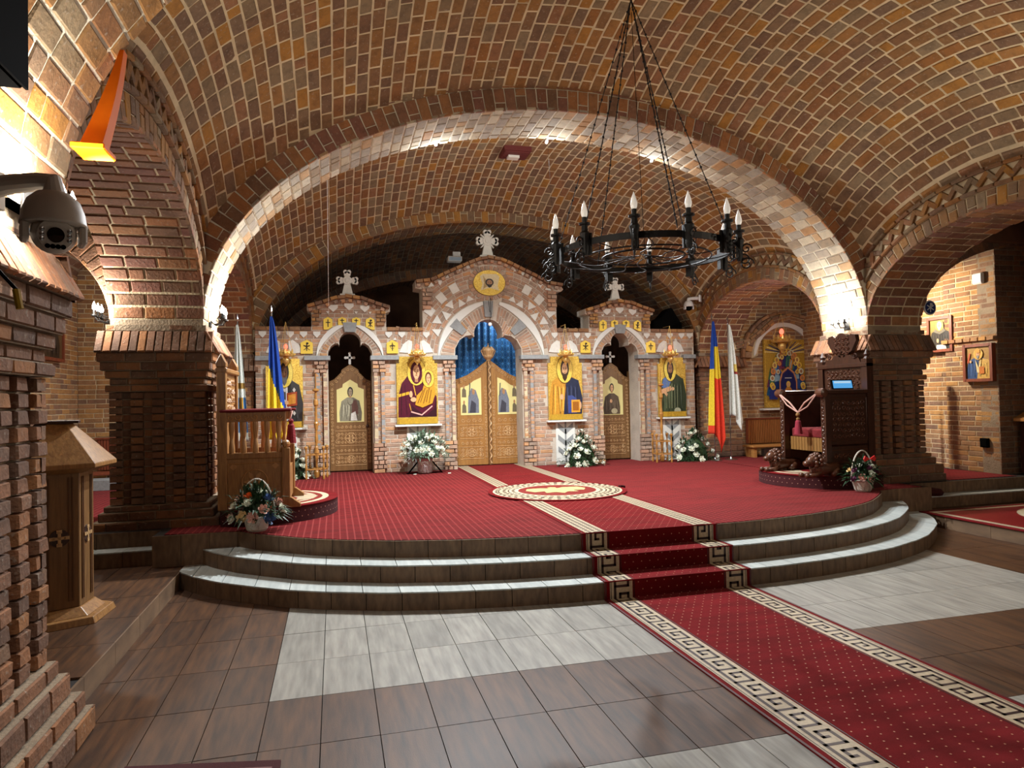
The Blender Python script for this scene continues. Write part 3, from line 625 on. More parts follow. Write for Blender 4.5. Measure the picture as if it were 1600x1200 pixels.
# straight edges of the platform and the aisle steps beside it
for sx in (-1, 1):
    xa, xb = (-1.72, SC-half(2)) if sx < 0 else (SC+half(2), 7.5)
    k = 3
    for i in range(k): MB().box(xa+(xb-xa)*i/k+.002, xa+(xb-xa)*(i+1)/k-.002, YW-.012, YW+.002, ST if sx < 0 else 0, PLAT).build('riser_tile', TILE_R, plat)
    x0, x1 = (-4.6, -1.72) if sx < 0 else (7.5, 12.0)
    o = setting(MB().box(x0, x1, 7.412, 7.75, ST, ST*2-.012).build('altar_step', GROUT), 'straight low step up to the %s aisle platform' % ('left' if sx < 0 else 'right'), 'step')
    k = round((x1-x0)/.3)
    for i in range(k):
        a, b = x0+(x1-x0)*i/k+.002, x0+(x1-x0)*(i+1)/k-.002
        if not -60 < pixel([[a, 7.4, .3]])[0][0] < 1700: continue
        MB().box(a, b, 7.40, 7.41, ST, ST*2-.012).build('riser_tile', TILE_R, o); MB().box(a, b, 7.395, 7.62, ST*2-.012, ST*2).build('tread_tile', TILE_T, o)
        MB().box(a, b, 7.61, 7.622, ST*2, PLAT).build('riser_tile', TILE_R, plat)
# ---------------------------------------------------------------- carpets
def carpet(name, poly, z, mt, lab, t=.008, cat='carpet'):
    return tag(MB().prism(poly, z-t+.002, z, M=fm).build(name, mt), lab, cat)
cvi = [(x, ycurve(2, x)+.015) for x in np.linspace(SC-half(2)+.03, SC+half(2)-.03, 60)]
CZ = PLAT+.004
carpet('red_carpet', [(-1.14, 12.28), (-1.14, 7.7), (-1.62, 7.7), (-1.62, 7.32)]+cvi+[(7.4, 7.32), (7.4, 7.7), (6.96, 7.7), (6.96, 12.28), (5.74, 12.28), (5.74, 12.74), (5.02, 12.74), (5.02, 12.28), (3.38, 12.28), (3.38, 12.74), (2.16, 12.74), (2.16, 12.28), (.64, 12.28), (.64, 12.74), (-.08, 12.74), (-.08, 12.28)], CZ, RED_C, 'large red carpet with a fine lattice covering the raised platform')
carpet('red_carpet', [(LWX+.1, 12.38), (LWX+.1, 7.72), (-2.45, 7.72), (-2.45, 9.02), (-1.15, 9.02), (-1.15, 12.2), (-2.3, 12.38)], CZ, RED_C, 'dark red carpet in the left aisle behind the pillar')
carpet('red_carpet', [(7.0, 12.2), (7.0, 9.02), (8.28, 9.02), (8.28, 7.72), (RWX-.03, 7.72), (RWX-.03, 12.38)], CZ, RED_C, 'dark red carpet in the right aisle behind the pillar')
CREAM = lin('#b9a98d'); CREAM2 = lin('#cbbb9c'); BRN = lin('#2a0d0d'); REDC = lin('#7c0f12')
RX0, RX1 = 2.165, 3.555
# runner path, from the floor up the steps to the royal door
y0_, y1_, y2_ = ycurve(0, 2.86)-.012, ycurve(1, 2.86)-.012, ycurve(2, 2.86)-.012
PTH = [(1.5, 0), (y0_, 0), (y0_, ST), (y1_, ST), (y1_, 2*ST), (y2_, 2*ST), (y2_, PLAT+.004), (12.72, PLAT+.004)]
PN = [(0, 1), (-1, 0), (0, 1), (-1, 0), (0, 1), (-1, 0), (0, 1)]
cum = [0]
for a, b in zip(PTH, PTH[1:]): cum.append(cum[-1]+math.hypot(b[0]-a[0], b[1]-a[1]))
def pth(s, k, h):
    a, b = PTH[k], PTH[k+1]; q = (s-cum[k])/(cum[k+1]-cum[k]); return (a[0]+(b[0]-a[0])*q+PN[k][0]*h, a[1]+(b[1]-a[1])*q+PN[k][1]*h)
def strip(mb, s0, s1, x0, x1, h, c=None):
    for k in range(7):
        a, b = max(s0, cum[k]), min(s1, cum[k+1])
        if b-a < 1e-4: continue
        p, q = pth(a, k, h), pth(b, k, h); mb.add([(x0, *p), (x1, *p), (x1, *q), (x0, *q)], [(0, 1, 2, 3)], c)
prof = []
out = [(1.5, .009), (y0_-.009, .009), (y0_-.009, ST+.009), (y1_-.009, ST+.009), (y1_-.009, 2*ST+.009), (y2_-.009, 2*ST+.009), (y2_-.009, PLAT+.012), (12.72, PLAT+.012)]
V = []; F = []
for (a, b) in out: V += [(RX0, a, b), (RX1, a, b)]
for (a, b) in PTH: V += [(RX0, a, b+.001), (RX1, a, b+.001)]
for i in range(7): F += [(2*i, 2*i+1, 2*i+3, 2*i+2), (16+2*i, 18+2*i, 19+2*i, 17+2*i), (2*i, 2*i+2, 18+2*i, 16+2*i), (2*i+1, 17+2*i, 19+2*i, 2*i+3)]
F += [(0, 16, 17, 1), (14, 15, 31, 30)]
me = bpy.data.meshes.new('carpet_runner'); me.from_pydata(V, [], F); me.materials.append(RUN_C)
run = tag(link('carpet_runner', me), 'long red runner with cream meander borders, down the steps to the front', 'carpet runner')
H = .0105; S_END = cum[-1]; S_PL = cum[6]+.02
for side_ in (0, 1):
    mb = MB(); xo = (RX0+.045) if side_ == 0 else (RX1-.045); g = 1 if side_ == 0 else -1
    X = lambda w_: xo+g*w_
    def R(s0, s1, w0, w1, h, c): strip(mb, s0, s1, min(X(w0), X(w1)), max(X(w0), X(w1)), h, c)
    R(0, S_PL, 0, .205, H, CREAM); R(0, S_PL, -.045, -.03, H, lin('#4a0a10'))
    R(0, S_PL, .215, .223, H, BRN); R(0, S_PL, .008, .014, H+.0005, BRN)
    p = .19; k = 0; t = .022
    while k*p < S_PL-.02:
        s = k*p; w0, w1 = .035, .175
        for a, b, c, d in ((0, p, w0, w0+t), (0, t, w0, w1), (0, p*.78, w1-t, w1), (p*.78-t, p*.78, w0+.045, w1), (p*.36, p*.78, w0+.045, w0+.045+t), (p*.36, p*.36+t, w0+.045, w1-.045)):
            R(s+a, min(S_PL, s+b), c, d, H+.0007, BRN)
        k += 1
    # the narrower dotted border on the platform
    R(S_PL, S_END, 0, .2, H, CREAM); s = S_PL+.02
    while s < S_END-.05:
        for w_ in (.03, .085, .14): R(s+(.025 if w_ == .085 else 0), s+(.025 if w_ == .085 else 0)+.035, w_, w_+.03, H+.0007, BRN)
        s += .06
    mb.build('meander_border', PAINT, run)
mb = MB(); s = .05; r_ = 0
while s < S_END-.02:
    x = RX0+.30+(.04 if r_ % 2 else 0)
    while x < RX1-.28: strip(mb, s, s+.009, x, x+.009, H, lin('#c98a6a')); x += .08
    s += .062; r_ += 1
mb.build('woven_dots', PAINT, run, kind='stuff')
# round medallion rug
def disc(r, n=48, cx=0, cy=0, ry=None): return [(cx+r*math.cos(2*PI*k/n), cy+(ry or r)*math.sin(2*PI*k/n)) for k in range(n)]
def ringrug(root, bands, z, name='woven_rings'):
    mb = MB()
    for i, (r, c) in enumerate(bands): mb.flat(disc(r), z+.0006*i, M=fm, c=c)
    return mb
MED = (2.86, 8.72); z = PLAT+.014
rg = tag(MB().prism(disc(.92), 0, .012, M=fm).build('round_rug', RUN_C), 'round red rug with cream ring border and eagle emblem, on the runner', 'rug'); rg.location = (MED[0], MED[1], z)
mb = ringrug(rg, [(.86, CREAM2), (.79, BRN), (.775, CREAM), (.66, BRN), (.645, CREAM2), (.52, REDC)], .0125)
for k in range(44):
    a = 2*PI*k/44
    for r in (.815, .71, .59):
        T = [(r*math.cos(a)+u*math.cos(a)*.018-v*math.sin(a)*.022, r*math.sin(a)+u*math.sin(a)*.018+v*math.cos(a)*.022) for u, v in ((-1, -1), (1, -1), (1, 1), (-1, 1))]
        mb.flat(T, .0168, M=fm, c=BRN)
EG = [(0, .3), (.06, .26), (.05, .16), (.16, .24), (.36, .22), (.42, .05), (.34, -.12), (.2, -.08), (.22, -.24), (.08, -.2), (0, -.32), (-.08, -.2), (-.22, -.24), (-.2, -.08), (-.34, -.12), (-.42, .05), (-.36, .22), (-.16, .24), (-.05, .16), (-.06, .26)]
mb.flat(EG, .0172, M=fm, c=lin('#c2b37a'))
mb.build('woven_emblem', PAINT, rg)
b = MB()
for k in range(9): a = random.uniform(0, 6); b.box(.9+.03*math.cos(a), .93+.03*math.cos(a), -.05+.03*math.sin(a), -.02+.03*math.sin(a), 0, .03)
b.build('tassel', MAROON, rg)
# corner of another rug at the bottom edge and the rug on the right aisle floor
def flatrug(lab, pts, z, bands, mt=RUN_C):
    o = tag(MB().prism(pts, z, z+.01, M=fm).build('floor_rug', mt), lab, 'rug'); c = np.mean(np.array(pts), axis=0); mb = MB()
    for i, (q, col) in enumerate(bands): mb.flat([tuple(c+(np.array(p)-c)*q) for p in pts], z+.0106+.0006*i, M=fm, c=col)
    mb.build('woven_border', PAINT, o); return o, c
flatrug('corner of a dark red rug with meander edge at the very bottom of the picture', [(-.27, 2.3), (-.27, 3.47), (-.98, 3.62), (-.98, 2.3)], 0, [(.9, lin('#5a0c12')), (.86, CREAM), (.74, lin('#5a0c12'))], MAROON)
o, c = flatrug('red rug with cream border and round emblem on the right aisle floor', [(7.22, 4.3), (7.22, 7.2), (10.4, 7.2), (10.4, 4.3)], ST, [(.95, CREAM), (.90, REDC)])
mb = MB(); c = (8.9, 6.15)
for i, (r, col) in enumerate(((.95, CREAM2), (.72, BRN), (.69, CREAM), (.4, REDC))): mb.flat(disc(r, 40, c[0], c[1], r*.85), ST+.0125+.0006*i, M=fm, c=col)
mb.build('woven_emblem', PAINT, o)
# ---------------------------------------------------------------- altar screen (iconostasis)
YI = 12.30; CXI = 2.83
def arc(cx, cz, r, a0, a1, n=12, rz=None): return [(cx+r*math.cos(math.radians(a0+(a1-a0)*i/n)), cz+(rz or r)*math.sin(math.radians(a0+(a1-a0)*i/n))) for i in range(n+1)]
def trefoil(c, hw, zs, zt, rl):
    """left to right over the head of an opening"""
    zc = zt-rl; L = [(c-hw, PLAT), (c-hw, zs)]+[(c-hw+.01*hw, zs+(zc-zs)*.35), (c-hw*.86, zs+(zc-zs)*.72), (c-hw*.68, zc-.06*hw), (c-rl-.06*hw, zc-.02), (c-rl+.0, zc-.06)]
    T = arc(c, zc, rl, 190, -10, 14); R = [(2*c-x, z) for x, z in L[::-1]]
    return L+T[0:]+R
OP_C = trefoil(2.77, .63, 2.50, 3.19, .27); OP_L = trefoil(.28, .38, 2.5, 2.95, .185); OP_R = trefoil(5.38, .38, 2.5, 2.95, .185)
GC = [(1.56, 3.03), (1.56, 3.72), (1.44, 3.74), (1.44, 3.88), (1.72, 3.92), (2.05, 4.08), (2.40, 4.24), (2.62, 4.33), (2.83, 4.36)]; GC = GC+[(2*CXI-x, z) for x, z in GC[::-1][1:]]
def gable(c): g = [(c-.64, 3.03), (c-.64, 3.29), (c-.71, 3.31), (c-.71, 3.41), (c-.5, 3.47), (c-.25, 3.56), (c, 3.595)]; return g+[(2*c-x, z) for x, z in g[::-1][1:]]
OUT = [(-1.29, PLAT), (-1.29, 3.03)]+gable(.27)+GC+gable(5.39)+[(6.97, 3.03), (6.97, PLAT)]
POLY = OUT+OP_R[::-1]+OP_C[::-1]+OP_L[::-1]
def inside(x, z, P):
    r = False; n = len(P)
    for i in range(n):
        (a, b), (c, d) = P[i], P[(i+1) % n]
        if (b > z) != (d > z) and x < (c-a)*(z-b)/(d-b)+a: r = not r
    return r
ico = tag(MB().prism(POLY, YI+.006, YI+.46).build('altar_screen', mat('pale_mortar', '#bdb2a2', .95, bump=.8, bscale=45, var=.12, vscale=5)), 'brick altar screen with three trefoil doorways, gables and stone inlays', 'altar screen')
ICONS = {'nic': (-1.12, -.52, 1.30, 2.47), 'vir': (1.07, 1.80, 1.30, 2.50), 'chr': (3.89, 4.56, 1.30, 2.49), 'joh': (6.15, 6.74, 1.30, 2.46)}
nY = np.array([0, -1., 0]); X3 = np.array([1., 0, 0]); Z3 = np.array([0, 0, 1.])
arcs = [(2.83, 2.52, 1.0, 1.86), (.28, 2.52, .57, .57), (5.38, 2.52, .57, .57)]
def zone(x, z):
    for k, (a, b, c, d) in ICONS.items():
        if a-.0 < x < b+.0 and c < z < d: return True
        if abs(x-(a+b)/2) < .19 and z < 1.27: return True
    if 2.43 < z < 2.52 and not (.0 > x > -.0): return any(a < x < b for a, b in IMP)
    for cx, cz, r, r2 in arcs:
        if math.hypot(x-cx, z-cz) < r2 and z > 2.5: return True
    return False
IMP = [(-1.29, -.98), (-.5, -.06), (.62, 1.12), (1.72, 2.17), (3.36, 3.9), (4.5, 5.02), (5.72, 6.2), (6.7, 6.97)]
its = []
for it in wallrows((-1.29, YI), (1, 0, 0), (0, -1, 0), 8.26, PLAT, 4.3, cw=.074, bl=.24, skip=None):
    c, L, W = it[0], it[4], it[5]; ok = True
    for dx in (-.48, 0, .48):
        for dz in (-.45, .45):
            x, z = c[0]+dx*L, c[2]+dz*W
            if not inside(x, z, POLY) or (dx == 0 and zone(x, z)): ok = False
    if not ok and inside(c[0], c[2], POLY) and not zone(c[0], c[2]):      # try the two half bricks
        for s in (-.25, .25):
            cc = c+X3*s*L
            if all(inside(cc[0]+q*L*.22, cc[2]+w_*W*.45, POLY) and not zone(cc[0]+q*L*.22, cc[2]) for q in (-1, 1) for w_ in (-1, 1)): its.append((cc, it[1], it[2], it[3], L/2-.012, W, it[6]))
    elif ok: its.append(it)
# polar courses over the doors
for (cx, cz, r, r2), op in zip(arcs, (OP_C, OP_L, OP_R)):
    n = 44 if r > .8 else 26
    for k in range(n):
        a = PI*(k+.5)/n; ca, sa = math.cos(a), math.sin(a)
        cr = .13*r*abs(math.sin(2*a))**1.0+.012
        rr = r*.35
        while rr < r and inside(cx+ca*rr, cz+sa*rr, op+[]): rr += .012
        ro = r-cr-.03
        if ro-rr > .07:
            cuts = [(rr+.012, ro)] if ro-rr < .3 else [(rr+.012, (rr+ro)/2-.006), ((rr+ro)/2+.006, ro)]
            if r > .8 and k in (9, 10, 33, 34): continue
            if abs(a-PI/2) < (.11 if r > .8 else .22): continue
            for q0, q1 in cuts:
                q = (q0+q1)/2; its.append((np.array([cx+ca*q, YI, cz+sa*q]), np.array([ca, 0, sa]), np.array([sa, 0, -ca]), nY, q1-q0, PI*q/n-.01, .03))
    if r2 > r+.1:
        rb = r+.012; rows_ = 0
        while rb < r2:
            m_ = round(PI*rb/.16)
            for k in range(m_):
                a = PI*(k+(.5 if rows_ % 2 else .0)+.25)/m_; q = rb+.035; x, z = cx+math.cos(a)*q, cz+math.sin(a)*q
                if inside(x, z, POLY) and inside(x+.05*math.sin(a), z-.05*math.cos(a), POLY) and inside(x-.05*math.sin(a), z+.06, POLY) and z > 2.6 and ((x-2.80)/.40)**2+((z-3.86)/.33)**2 > 1:
                    its.append((np.array([x, YI, z]), np.array([-math.sin(a), 0, math.cos(a)]), np.array([math.cos(a), 0, math.sin(a)]), nY, PI*q/m_-.012, .062, .03))
            rb += .074; rows_ += 1
for k in range(26):
    a = 2*PI*k/26; x, z = 2.80+.35*math.cos(a), 3.86+.28*math.sin(a); its.append((np.array([x, YI-.01, z]), np.array([math.cos(a), 0, math.sin(a)]), np.array([math.sin(a), 0, -math.cos(a)]), nY, .08, .065, .03))
lay(ico, its, BR_ICON, minpx=7)
# cornices that follow the gables
def alongtop(P, wd, off, y, D, step, mt, name, alt=False):
    out = []; P = [np.array(p) for p in P]; seg = [np.linalg.norm(b-a) for a, b in zip(P, P[1:])]; cu = np.concatenate([[0], np.cumsum(seg)]); n = round(cu[-1]/step)
    for i in range(n):
        if alt and i % 2: continue
        s = (i+.5)*cu[-1]/n; k = min(len(seg)-1, int(np.searchsorted(cu, s)-1)); t = (P[k+1]-P[k])/seg[k]; p = P[k]+t*(s-cu[k]); nn = np.array([-t[1], t[0]])
        c = p+nn*off; out.append((np.array([c[0], y, c[1]]), np.array([t[0], 0, t[1]]), np.array([nn[0], 0, nn[1]]), nY, cu[-1]/n-.008, wd, D))
    lay(ico, out, mt, name, minpx=7)
for G in (GC[3:-3], gable(.27)[3:-3], gable(5.39)[3:-3]):
    alongtop(G, .06, -.03, YI-.10, .12, .13, BR_WALL, 'cornice_brick'); alongtop(G, .06, -.10, YI-.06, .07, .075, BR_ICON, 'dentil_brick', True)
for z0, z1 in ((2.96, 3.03),):
    for a, b in ((-1.29, -.37), (.92, 1.56), (4.1, 4.74), (6.04, 6.97)): alongtop([(a, z1), (b, z1)], .065, -.033, YI-.03, .05, .2, BR_WALL, 'cornice_brick')
for x0, x1 in ((1.56, 1.74), (3.92, 4.10)):   # raised corner blocks of the middle gable
    lay(ico, wallrows((x0, YI-.05), (1, 0, 0), (0, -1, 0), x1-x0, 3.35, 3.74, cw=.075, bl=.18, D=.06), BR_ICON, 'corner_brick', minpx=7)
for c in (.27, 5.39):
    for s in (-1, 1): lay(ico, wallrows((c+s*.55-.08, YI-.05), (1, 0, 0), (0, -1, 0), .16, 3.05, 3.32, cw=.075, bl=.16, D=.06), BR_WALL, 'corner_brick', minpx=7)
# slender brick shafts beside the doors
for dx in (-.10, .66, 2.14, 3.40, 5.00, 5.76):
    s = -1 if dx in (-.10, 2.14, 5.00) else 1
    for a in (.05, .17):
        x = dx+s*a; b = MB().box(x-.03, x+.03, YI-.06, YI, .98, 2.22); sh = b.build('shaft', GREY_STONE if a > .1 else MORTAR, ico)
        lay(ico, [(np.array([x, YI-.061, 1.0+.0765*k+.038]), X3, Z3, nY, .066, .066, .04) for k in range(16)], BR_ICON, 'shaft_brick', minpx=4, limit=16)
    lay(ico, wallrows((min(dx+s*.0, dx+s*.23), YI-.07), (1, 0, 0), (0, -1, 0), .23, 2.22, 2.43, cw=.07, bl=.12, D=.08), BR_ICON, 'capital_brick', minpx=5)
    lay(ico, wallrows((min(dx+s*.0, dx+s*.23), YI-.07), (1, 0, 0), (0, -1, 0), .23, PLAT, .98, cw=.076, bl=.2, D=.08), BR_ICON, 'base_brick', minpx=5)
for a, b in IMP: BX('impost_slab', GREY_STONE, ico, a, b, YI-.09, YI+.1, 2.44, 2.52, bevel=.008)
# white crescents, keystones and inlaid stones
for cx, cz, r, r2 in arcs:
    A = [math.pi*k/40 for k in range(41)]; outr = [(cx+r*math.cos(a), cz+r*math.sin(a)) for a in A]
    for s in (0, 1):
        seg = A[:19] if s == 0 else A[22:]
        P = [(cx+r*math.cos(a), cz+r*math.sin(a)) for a in seg]+[(cx+(r-.012-.13*r*abs(math.sin(2*a)))*math.cos(a), cz+(r-.012-.13*r*abs(math.sin(2*a)))*math.sin(a)) for a in seg[::-1]]
        MB().prism(P, YI-.025, YI+.02).build('white_crescent', PLASTER, ico)
    kw = .09 if r > .8 else .12
    MB().prism([(cx-kw*.75-.06*(r > .8), cz+r*.68+.03), (cx-kw-.06*(r > .8), cz+r*.97+.03), (cx+kw-.06*(r > .8), cz+r*.97+.03), (cx+kw*.75-.06*(r > .8), cz+r*.68+.03)], YI-.05, YI+.1).build('keystone', GREY_STONE, ico)
    if r > .8:
        for s in (-1, 1):
            a0 = PI/2+s*.83; P = [(cx-.06+q*math.cos(a0+w_), cz+q*math.sin(a0+w_)) for q, w_ in ((.62, -.10), (.90, -.11), (.90, .11), (.62, .10))]; MB().prism(P, YI-.03, YI+.05).build('keystone', GREY_STONE, ico)
def inlay(P, mt=WHITE_STONE, name='inlay_stone'): MB().prism(P, YI-.014, YI+.015).build(name, mt, ico)
def pen(x, z, w_=.11, h=.13, up=False):
    s = -1 if up else 1; return [(x-w_/2, z+s*h*.5), (x+w_/2, z+s*h*.5), (x+w_/2, z+s*h*.1), (x, z-s*h*.5), (x-w_/2, z+s*h*.1)]
for c in (.27, 5.39):
    for dx, dz in ((-.27, -.03), (0, 0), (.27, -.03)): inlay(pen(c+dx, 3.40+dz-.02, .16, .12))
    for dx in (-.36, -.12, .12, .36): inlay([(c+dx-.03, 3.30), (c+dx+.03, 3.30), (c+dx, 3.26)])
for x in (-1.17, -.94, -.72, -.5, -.28, .95, 1.18, 1.62, 4.05, 4.5, 4.72, 5.95, 6.2, 6.45, 6.7, 6.88): inlay(pen(x, 2.89, .12, .11))
for x in (-1.05, -.62, -.18, 1.06, 4.6, 4.88, 6.08, 6.57): inlay([(x-.03, 2.80), (x+.03, 2.80), (x, 2.85)])
for k, (a, b, c, d) in ICONS.items():
    m_ = (a+b)/2
    for s in (-1, 1): inlay([(m_+s*.07, 2.56), (m_+s*.07, 2.78), (m_+s*.14, 2.80), (m_+s*.24, 2.72), (m_+s*.30, 2.58)])
    if k != 'nic' and k != 'joh': pass
cx, cz = 2.83, 2.50
for s in (-1, 1):
    for a, r0, r1 in ((24, 1.06, 1.22), (33, 1.1, 1.26), (42, 1.07, 1.24), (51, 1.12, 1.27), (60, 1.08, 1.22), (69, 1.10, 1.2)):
        a = math.radians(90-s*(90-a)); up = r1 > 1.25; P = [(cx+r*math.cos(a+w_), cz+r*math.sin(a+w_)) for r, w_ in (((r0, -.07), (r1, 0), (r0, .07)) if not up else ((r1, -.07), (r1, .07), (r0, 0)))]
        if all(inside(x, z, POLY) for x, z in P): inlay(P)
    for a, r0 in ((36, 1.33), (49, 1.33), (61, 1.34)):
        a = math.radians(90-s*(90-a)); P = [(cx+r*math.cos(a+w_), cz+r*math.sin(a+w_)) for r, w_ in ((r0, -.055), (r0+.17, -.05), (r0+.17, .05), (r0, .055))]
        if all(inside(x, z, POLY) for x, z in P): inlay(P)
    for x, z, q in ((1.72, 3.80, 1), (1.88, 3.84, -1), (2.04, 3.97, 1), (2.22, 4.06, -1), (2.40, 4.15, 1)):
        x = x if s < 0 else 2*CXI-x; P = [(x-.06, z-.04*q), (x+.06, z-.04*q+.02*(-s)), (x+.01, z+.05*q)]
        if all(inside(u, v, POLY) for u, v in P) and all(((u-2.8)/.4)**2+((v-3.86)/.33)**2 > 1 for u, v in P): inlay(P)
# marble panels and ledges under the icons
for k, (a, b, c, d) in ICONS.items():
    m_ = (a+b)/2; BX('marble_panel', WHITE_STONE, ico, m_-.19, m_+.19, YI-.012, YI+.02, PLAT, 1.26)
    mb = MB()
    for i in range(3):
        z = 1.12-.22*i
        for s in (-1, 1): mb.prism([(m_, z-.10), (m_, z), (m_+s*.15, z+.12), (m_+s*.15, z+.02)], YI-.016, YI-.011)
    mb.prism([(m_-.015, .5), (m_-.015, 1.25), (m_+.015, 1.25), (m_+.015, .5)], YI-.016, YI-.011); mb.build('grey_marble_inlay', GREY_STONE, ico)
    BX('icon_ledge', WHITE_STONE, ico, a-.04, b+.06, YI-.12, YI, 1.255, 1.29, bevel=.005)
# gold plaques with cut crosses
def plaque(x, z, w_, h, kind):
    P = [(x-w_/2, z-h/2), (x-w_/2, z+h*.28), (x, z+h/2), (x+w_/2, z+h*.28), (x+w_/2, z-h/2)]
    if kind == 'l': P = [(x-w_/2, z-h*.5), (x-w_/2, z+h*.3), (x, z+h/2), (x+w_/2, z+h*.3), (x+w_/2, z-h*.28), (x, z-h*.5)]
    if kind == 'r': P = [(x-w_/2, z-h*.28), (x-w_/2, z+h*.3), (x, z+h/2), (x+w_/2, z+h*.3), (x+w_/2, z-h*.5), (x+w_/4, z-h*.5)]
    o = MB().prism(P, YI-.03, YI+.01).build('gold_plaque', GOLDLEAF, ico); b = MB(); t = .008; y0, y1 = YI-.033, YI-.029
    b.box(x-t, x+t, y0, y1, z-h*.3, z+h*.3); b.box(x-w_*.25, x+w_*.25, y0, y1, z+h*.02, z+h*.02+2*t)
    if kind in ('x', 'r'):
        for s in (-1, 1): b.prism([(x-s*w_*.25-t, z-h*.25), (x-s*w_*.25+t, z-h*.25), (x+s*w_*.25+t, z+h*.12), (x+s*w_*.25-t, z+h*.12)], y0, y1)
        b.lathe([(.001, -.002), (.02, -.002), (.02, .002), (.001, .002)], (0, 0, 0), 8, T=Matrix.Translation((x+.012, YI-.031, z+h*.24))@Matrix.Rotation(PI/2, 4, 'X'))
    if kind == 'o':
        b.prism(arc(x, z, .04, 0, 330, 10)+arc(x, z, .032, 330, 0, 10), y0, y1)
    b.build('cut_cross', DARKWOOD, o)
for x, z, k in ((-.45, 2.68, 'x'), (1.01, 2.68, 'o'), (4.66, 2.68, 'x'), (6.02, 2.68, 'o')): plaque(x, z, .2, .24, k)
for c in (.27, 5.39):
    plaque(c-.36, 3.09, .15, .22, 'l'); plaque(c-.12, 3.13, .14, .14, 'p'); plaque(c+.12, 3.13, .14, .14, 'p'); plaque(c+.36, 3.09, .15, .22, 'r')
# ---------------------------------------------------------------- paintings
def shp_e(cx, cy, rx, ry, n=20): return [(cx+rx*math.cos(2*PI*i/n), cy+ry*math.sin(2*PI*i/n)) for i in range(n)]
def stroke(a, b, w_): d = np.array(b)-np.array(a); n = np.array([-d[1], d[0]])/(np.linalg.norm(d)+1e-9)*w_/2; a = np.array(a); b = np.array(b); return [tuple(a-n), tuple(b-n), tuple(b+n), tuple(a+n)]
SKIN = lin('#d6a67a'); SKD = lin('#a87c54')
def face(cx, cy, r, hair, beard=None, skin=SKIN, halo=None, veil=None):
    S = []
    if halo: S += [(shp_e(cx, cy, r*2.27, r*2.07), lin('#6a4a1a')), (shp_e(cx, cy, r*2.19, r*1.99), halo)]
    if veil: S += [(shp_e(cx, cy-.1*r, r*1.45, r*1.7), veil)]
    else: S += [(shp_e(cx, cy+.15*r, r*1.2, r*1.35), hair)]
    if beard: S += [([(cx-r*.85, cy-.2*r), (cx-r*.6, cy-1.3*r), (cx, cy-1.8*r), (cx+r*.6, cy-1.3*r), (cx+r*.85, cy-.2*r)], beard)]
    S += [([(cx-.4*r, cy-.6*r), (cx-.4*r, cy-1.5*r), (cx+.4*r, cy-1.5*r), (cx+.4*r, cy-.6*r)], beard or SKD)] if not beard else []
    S += [(shp_e(cx, cy, r*.8, r*1.05), skin), (shp_e(cx-.33*r, cy+.12*r, .16*r, .08*r, 8), lin('#1c110a')), (shp_e(cx+.33*r, cy+.12*r, .16*r, .08*r, 8), lin('#1c110a')),
          (stroke((cx-.55*r, cy+.32*r), (cx-.12*r, cy+.34*r), .07*r), hair), (stroke((cx+.12*r, cy+.34*r), (cx+.55*r, cy+.32*r), .07*r), hair),
          (stroke((cx, cy+.2*r), (cx+.04*r, cy-.28*r), .1*r), SKD), (stroke((cx-.2*r, cy-.48*r), (cx+.2*r, cy-.48*r), .1*r), lin('#7a2f22'))]
    if beard: S += [([(cx-r*.7, cy-.35*r), (cx-.25*r, cy-.62*r), (cx+.25*r, cy-.62*r), (cx+.7*r, cy-.35*r), (cx+.5*r, cy-1.1*r), (cx, cy-1.6*r), (cx-.5*r, cy-1.1*r)], beard)]
    return S
def body(cx, top, w_, robe, cloak, side=1, fold=None):
    S = [([(cx-w_*.18, top), (cx-w_*.5, top-.09), (cx-w_*.62, top-.35), (cx-w_*.6, 0.02), (cx+w_*.6, 0.02), (cx+w_*.62, top-.35), (cx+w_*.5, top-.09), (cx+w_*.18, top)], robe)]
    S += [([(cx+side*w_*.05, top), (cx+side*w_*.5, top-.08), (cx+side*w_*.64, top-.36), (cx+side*w_*.6, .02), (cx-side*w_*.1, .02), (cx-side*w_*.02, top-.3)], cloak)]
    f = fold or tuple(c*.45 for c in robe[:3])+(1,)
    for i in range(6): a = cx-w_*.40+i*w_*.15; hc = tuple(min(1, c*1.8+.03) for c in (cloak if (a-cx)*side > .01 else robe)[:3])+(1,); S.append(([(a, top-.15-.02*(i % 2)), (a+.03, top-.2), (a+.05*(i % 2)+.01, .14), (a-.015+.03*(i % 2), .08+.03*(i % 3))], hc))
    for i in range(7):
        a = cx-w_*.45+i*w_*.15; S.append((stroke((a, top-.14-.03*(i % 3)), (a+(.06 if i % 2 else -.05), .06+.04*(i % 2)), .012), f if a*side < cx*side+.02 else tuple(c*.45 for c in cloak[:3])+(1,)))
    return S
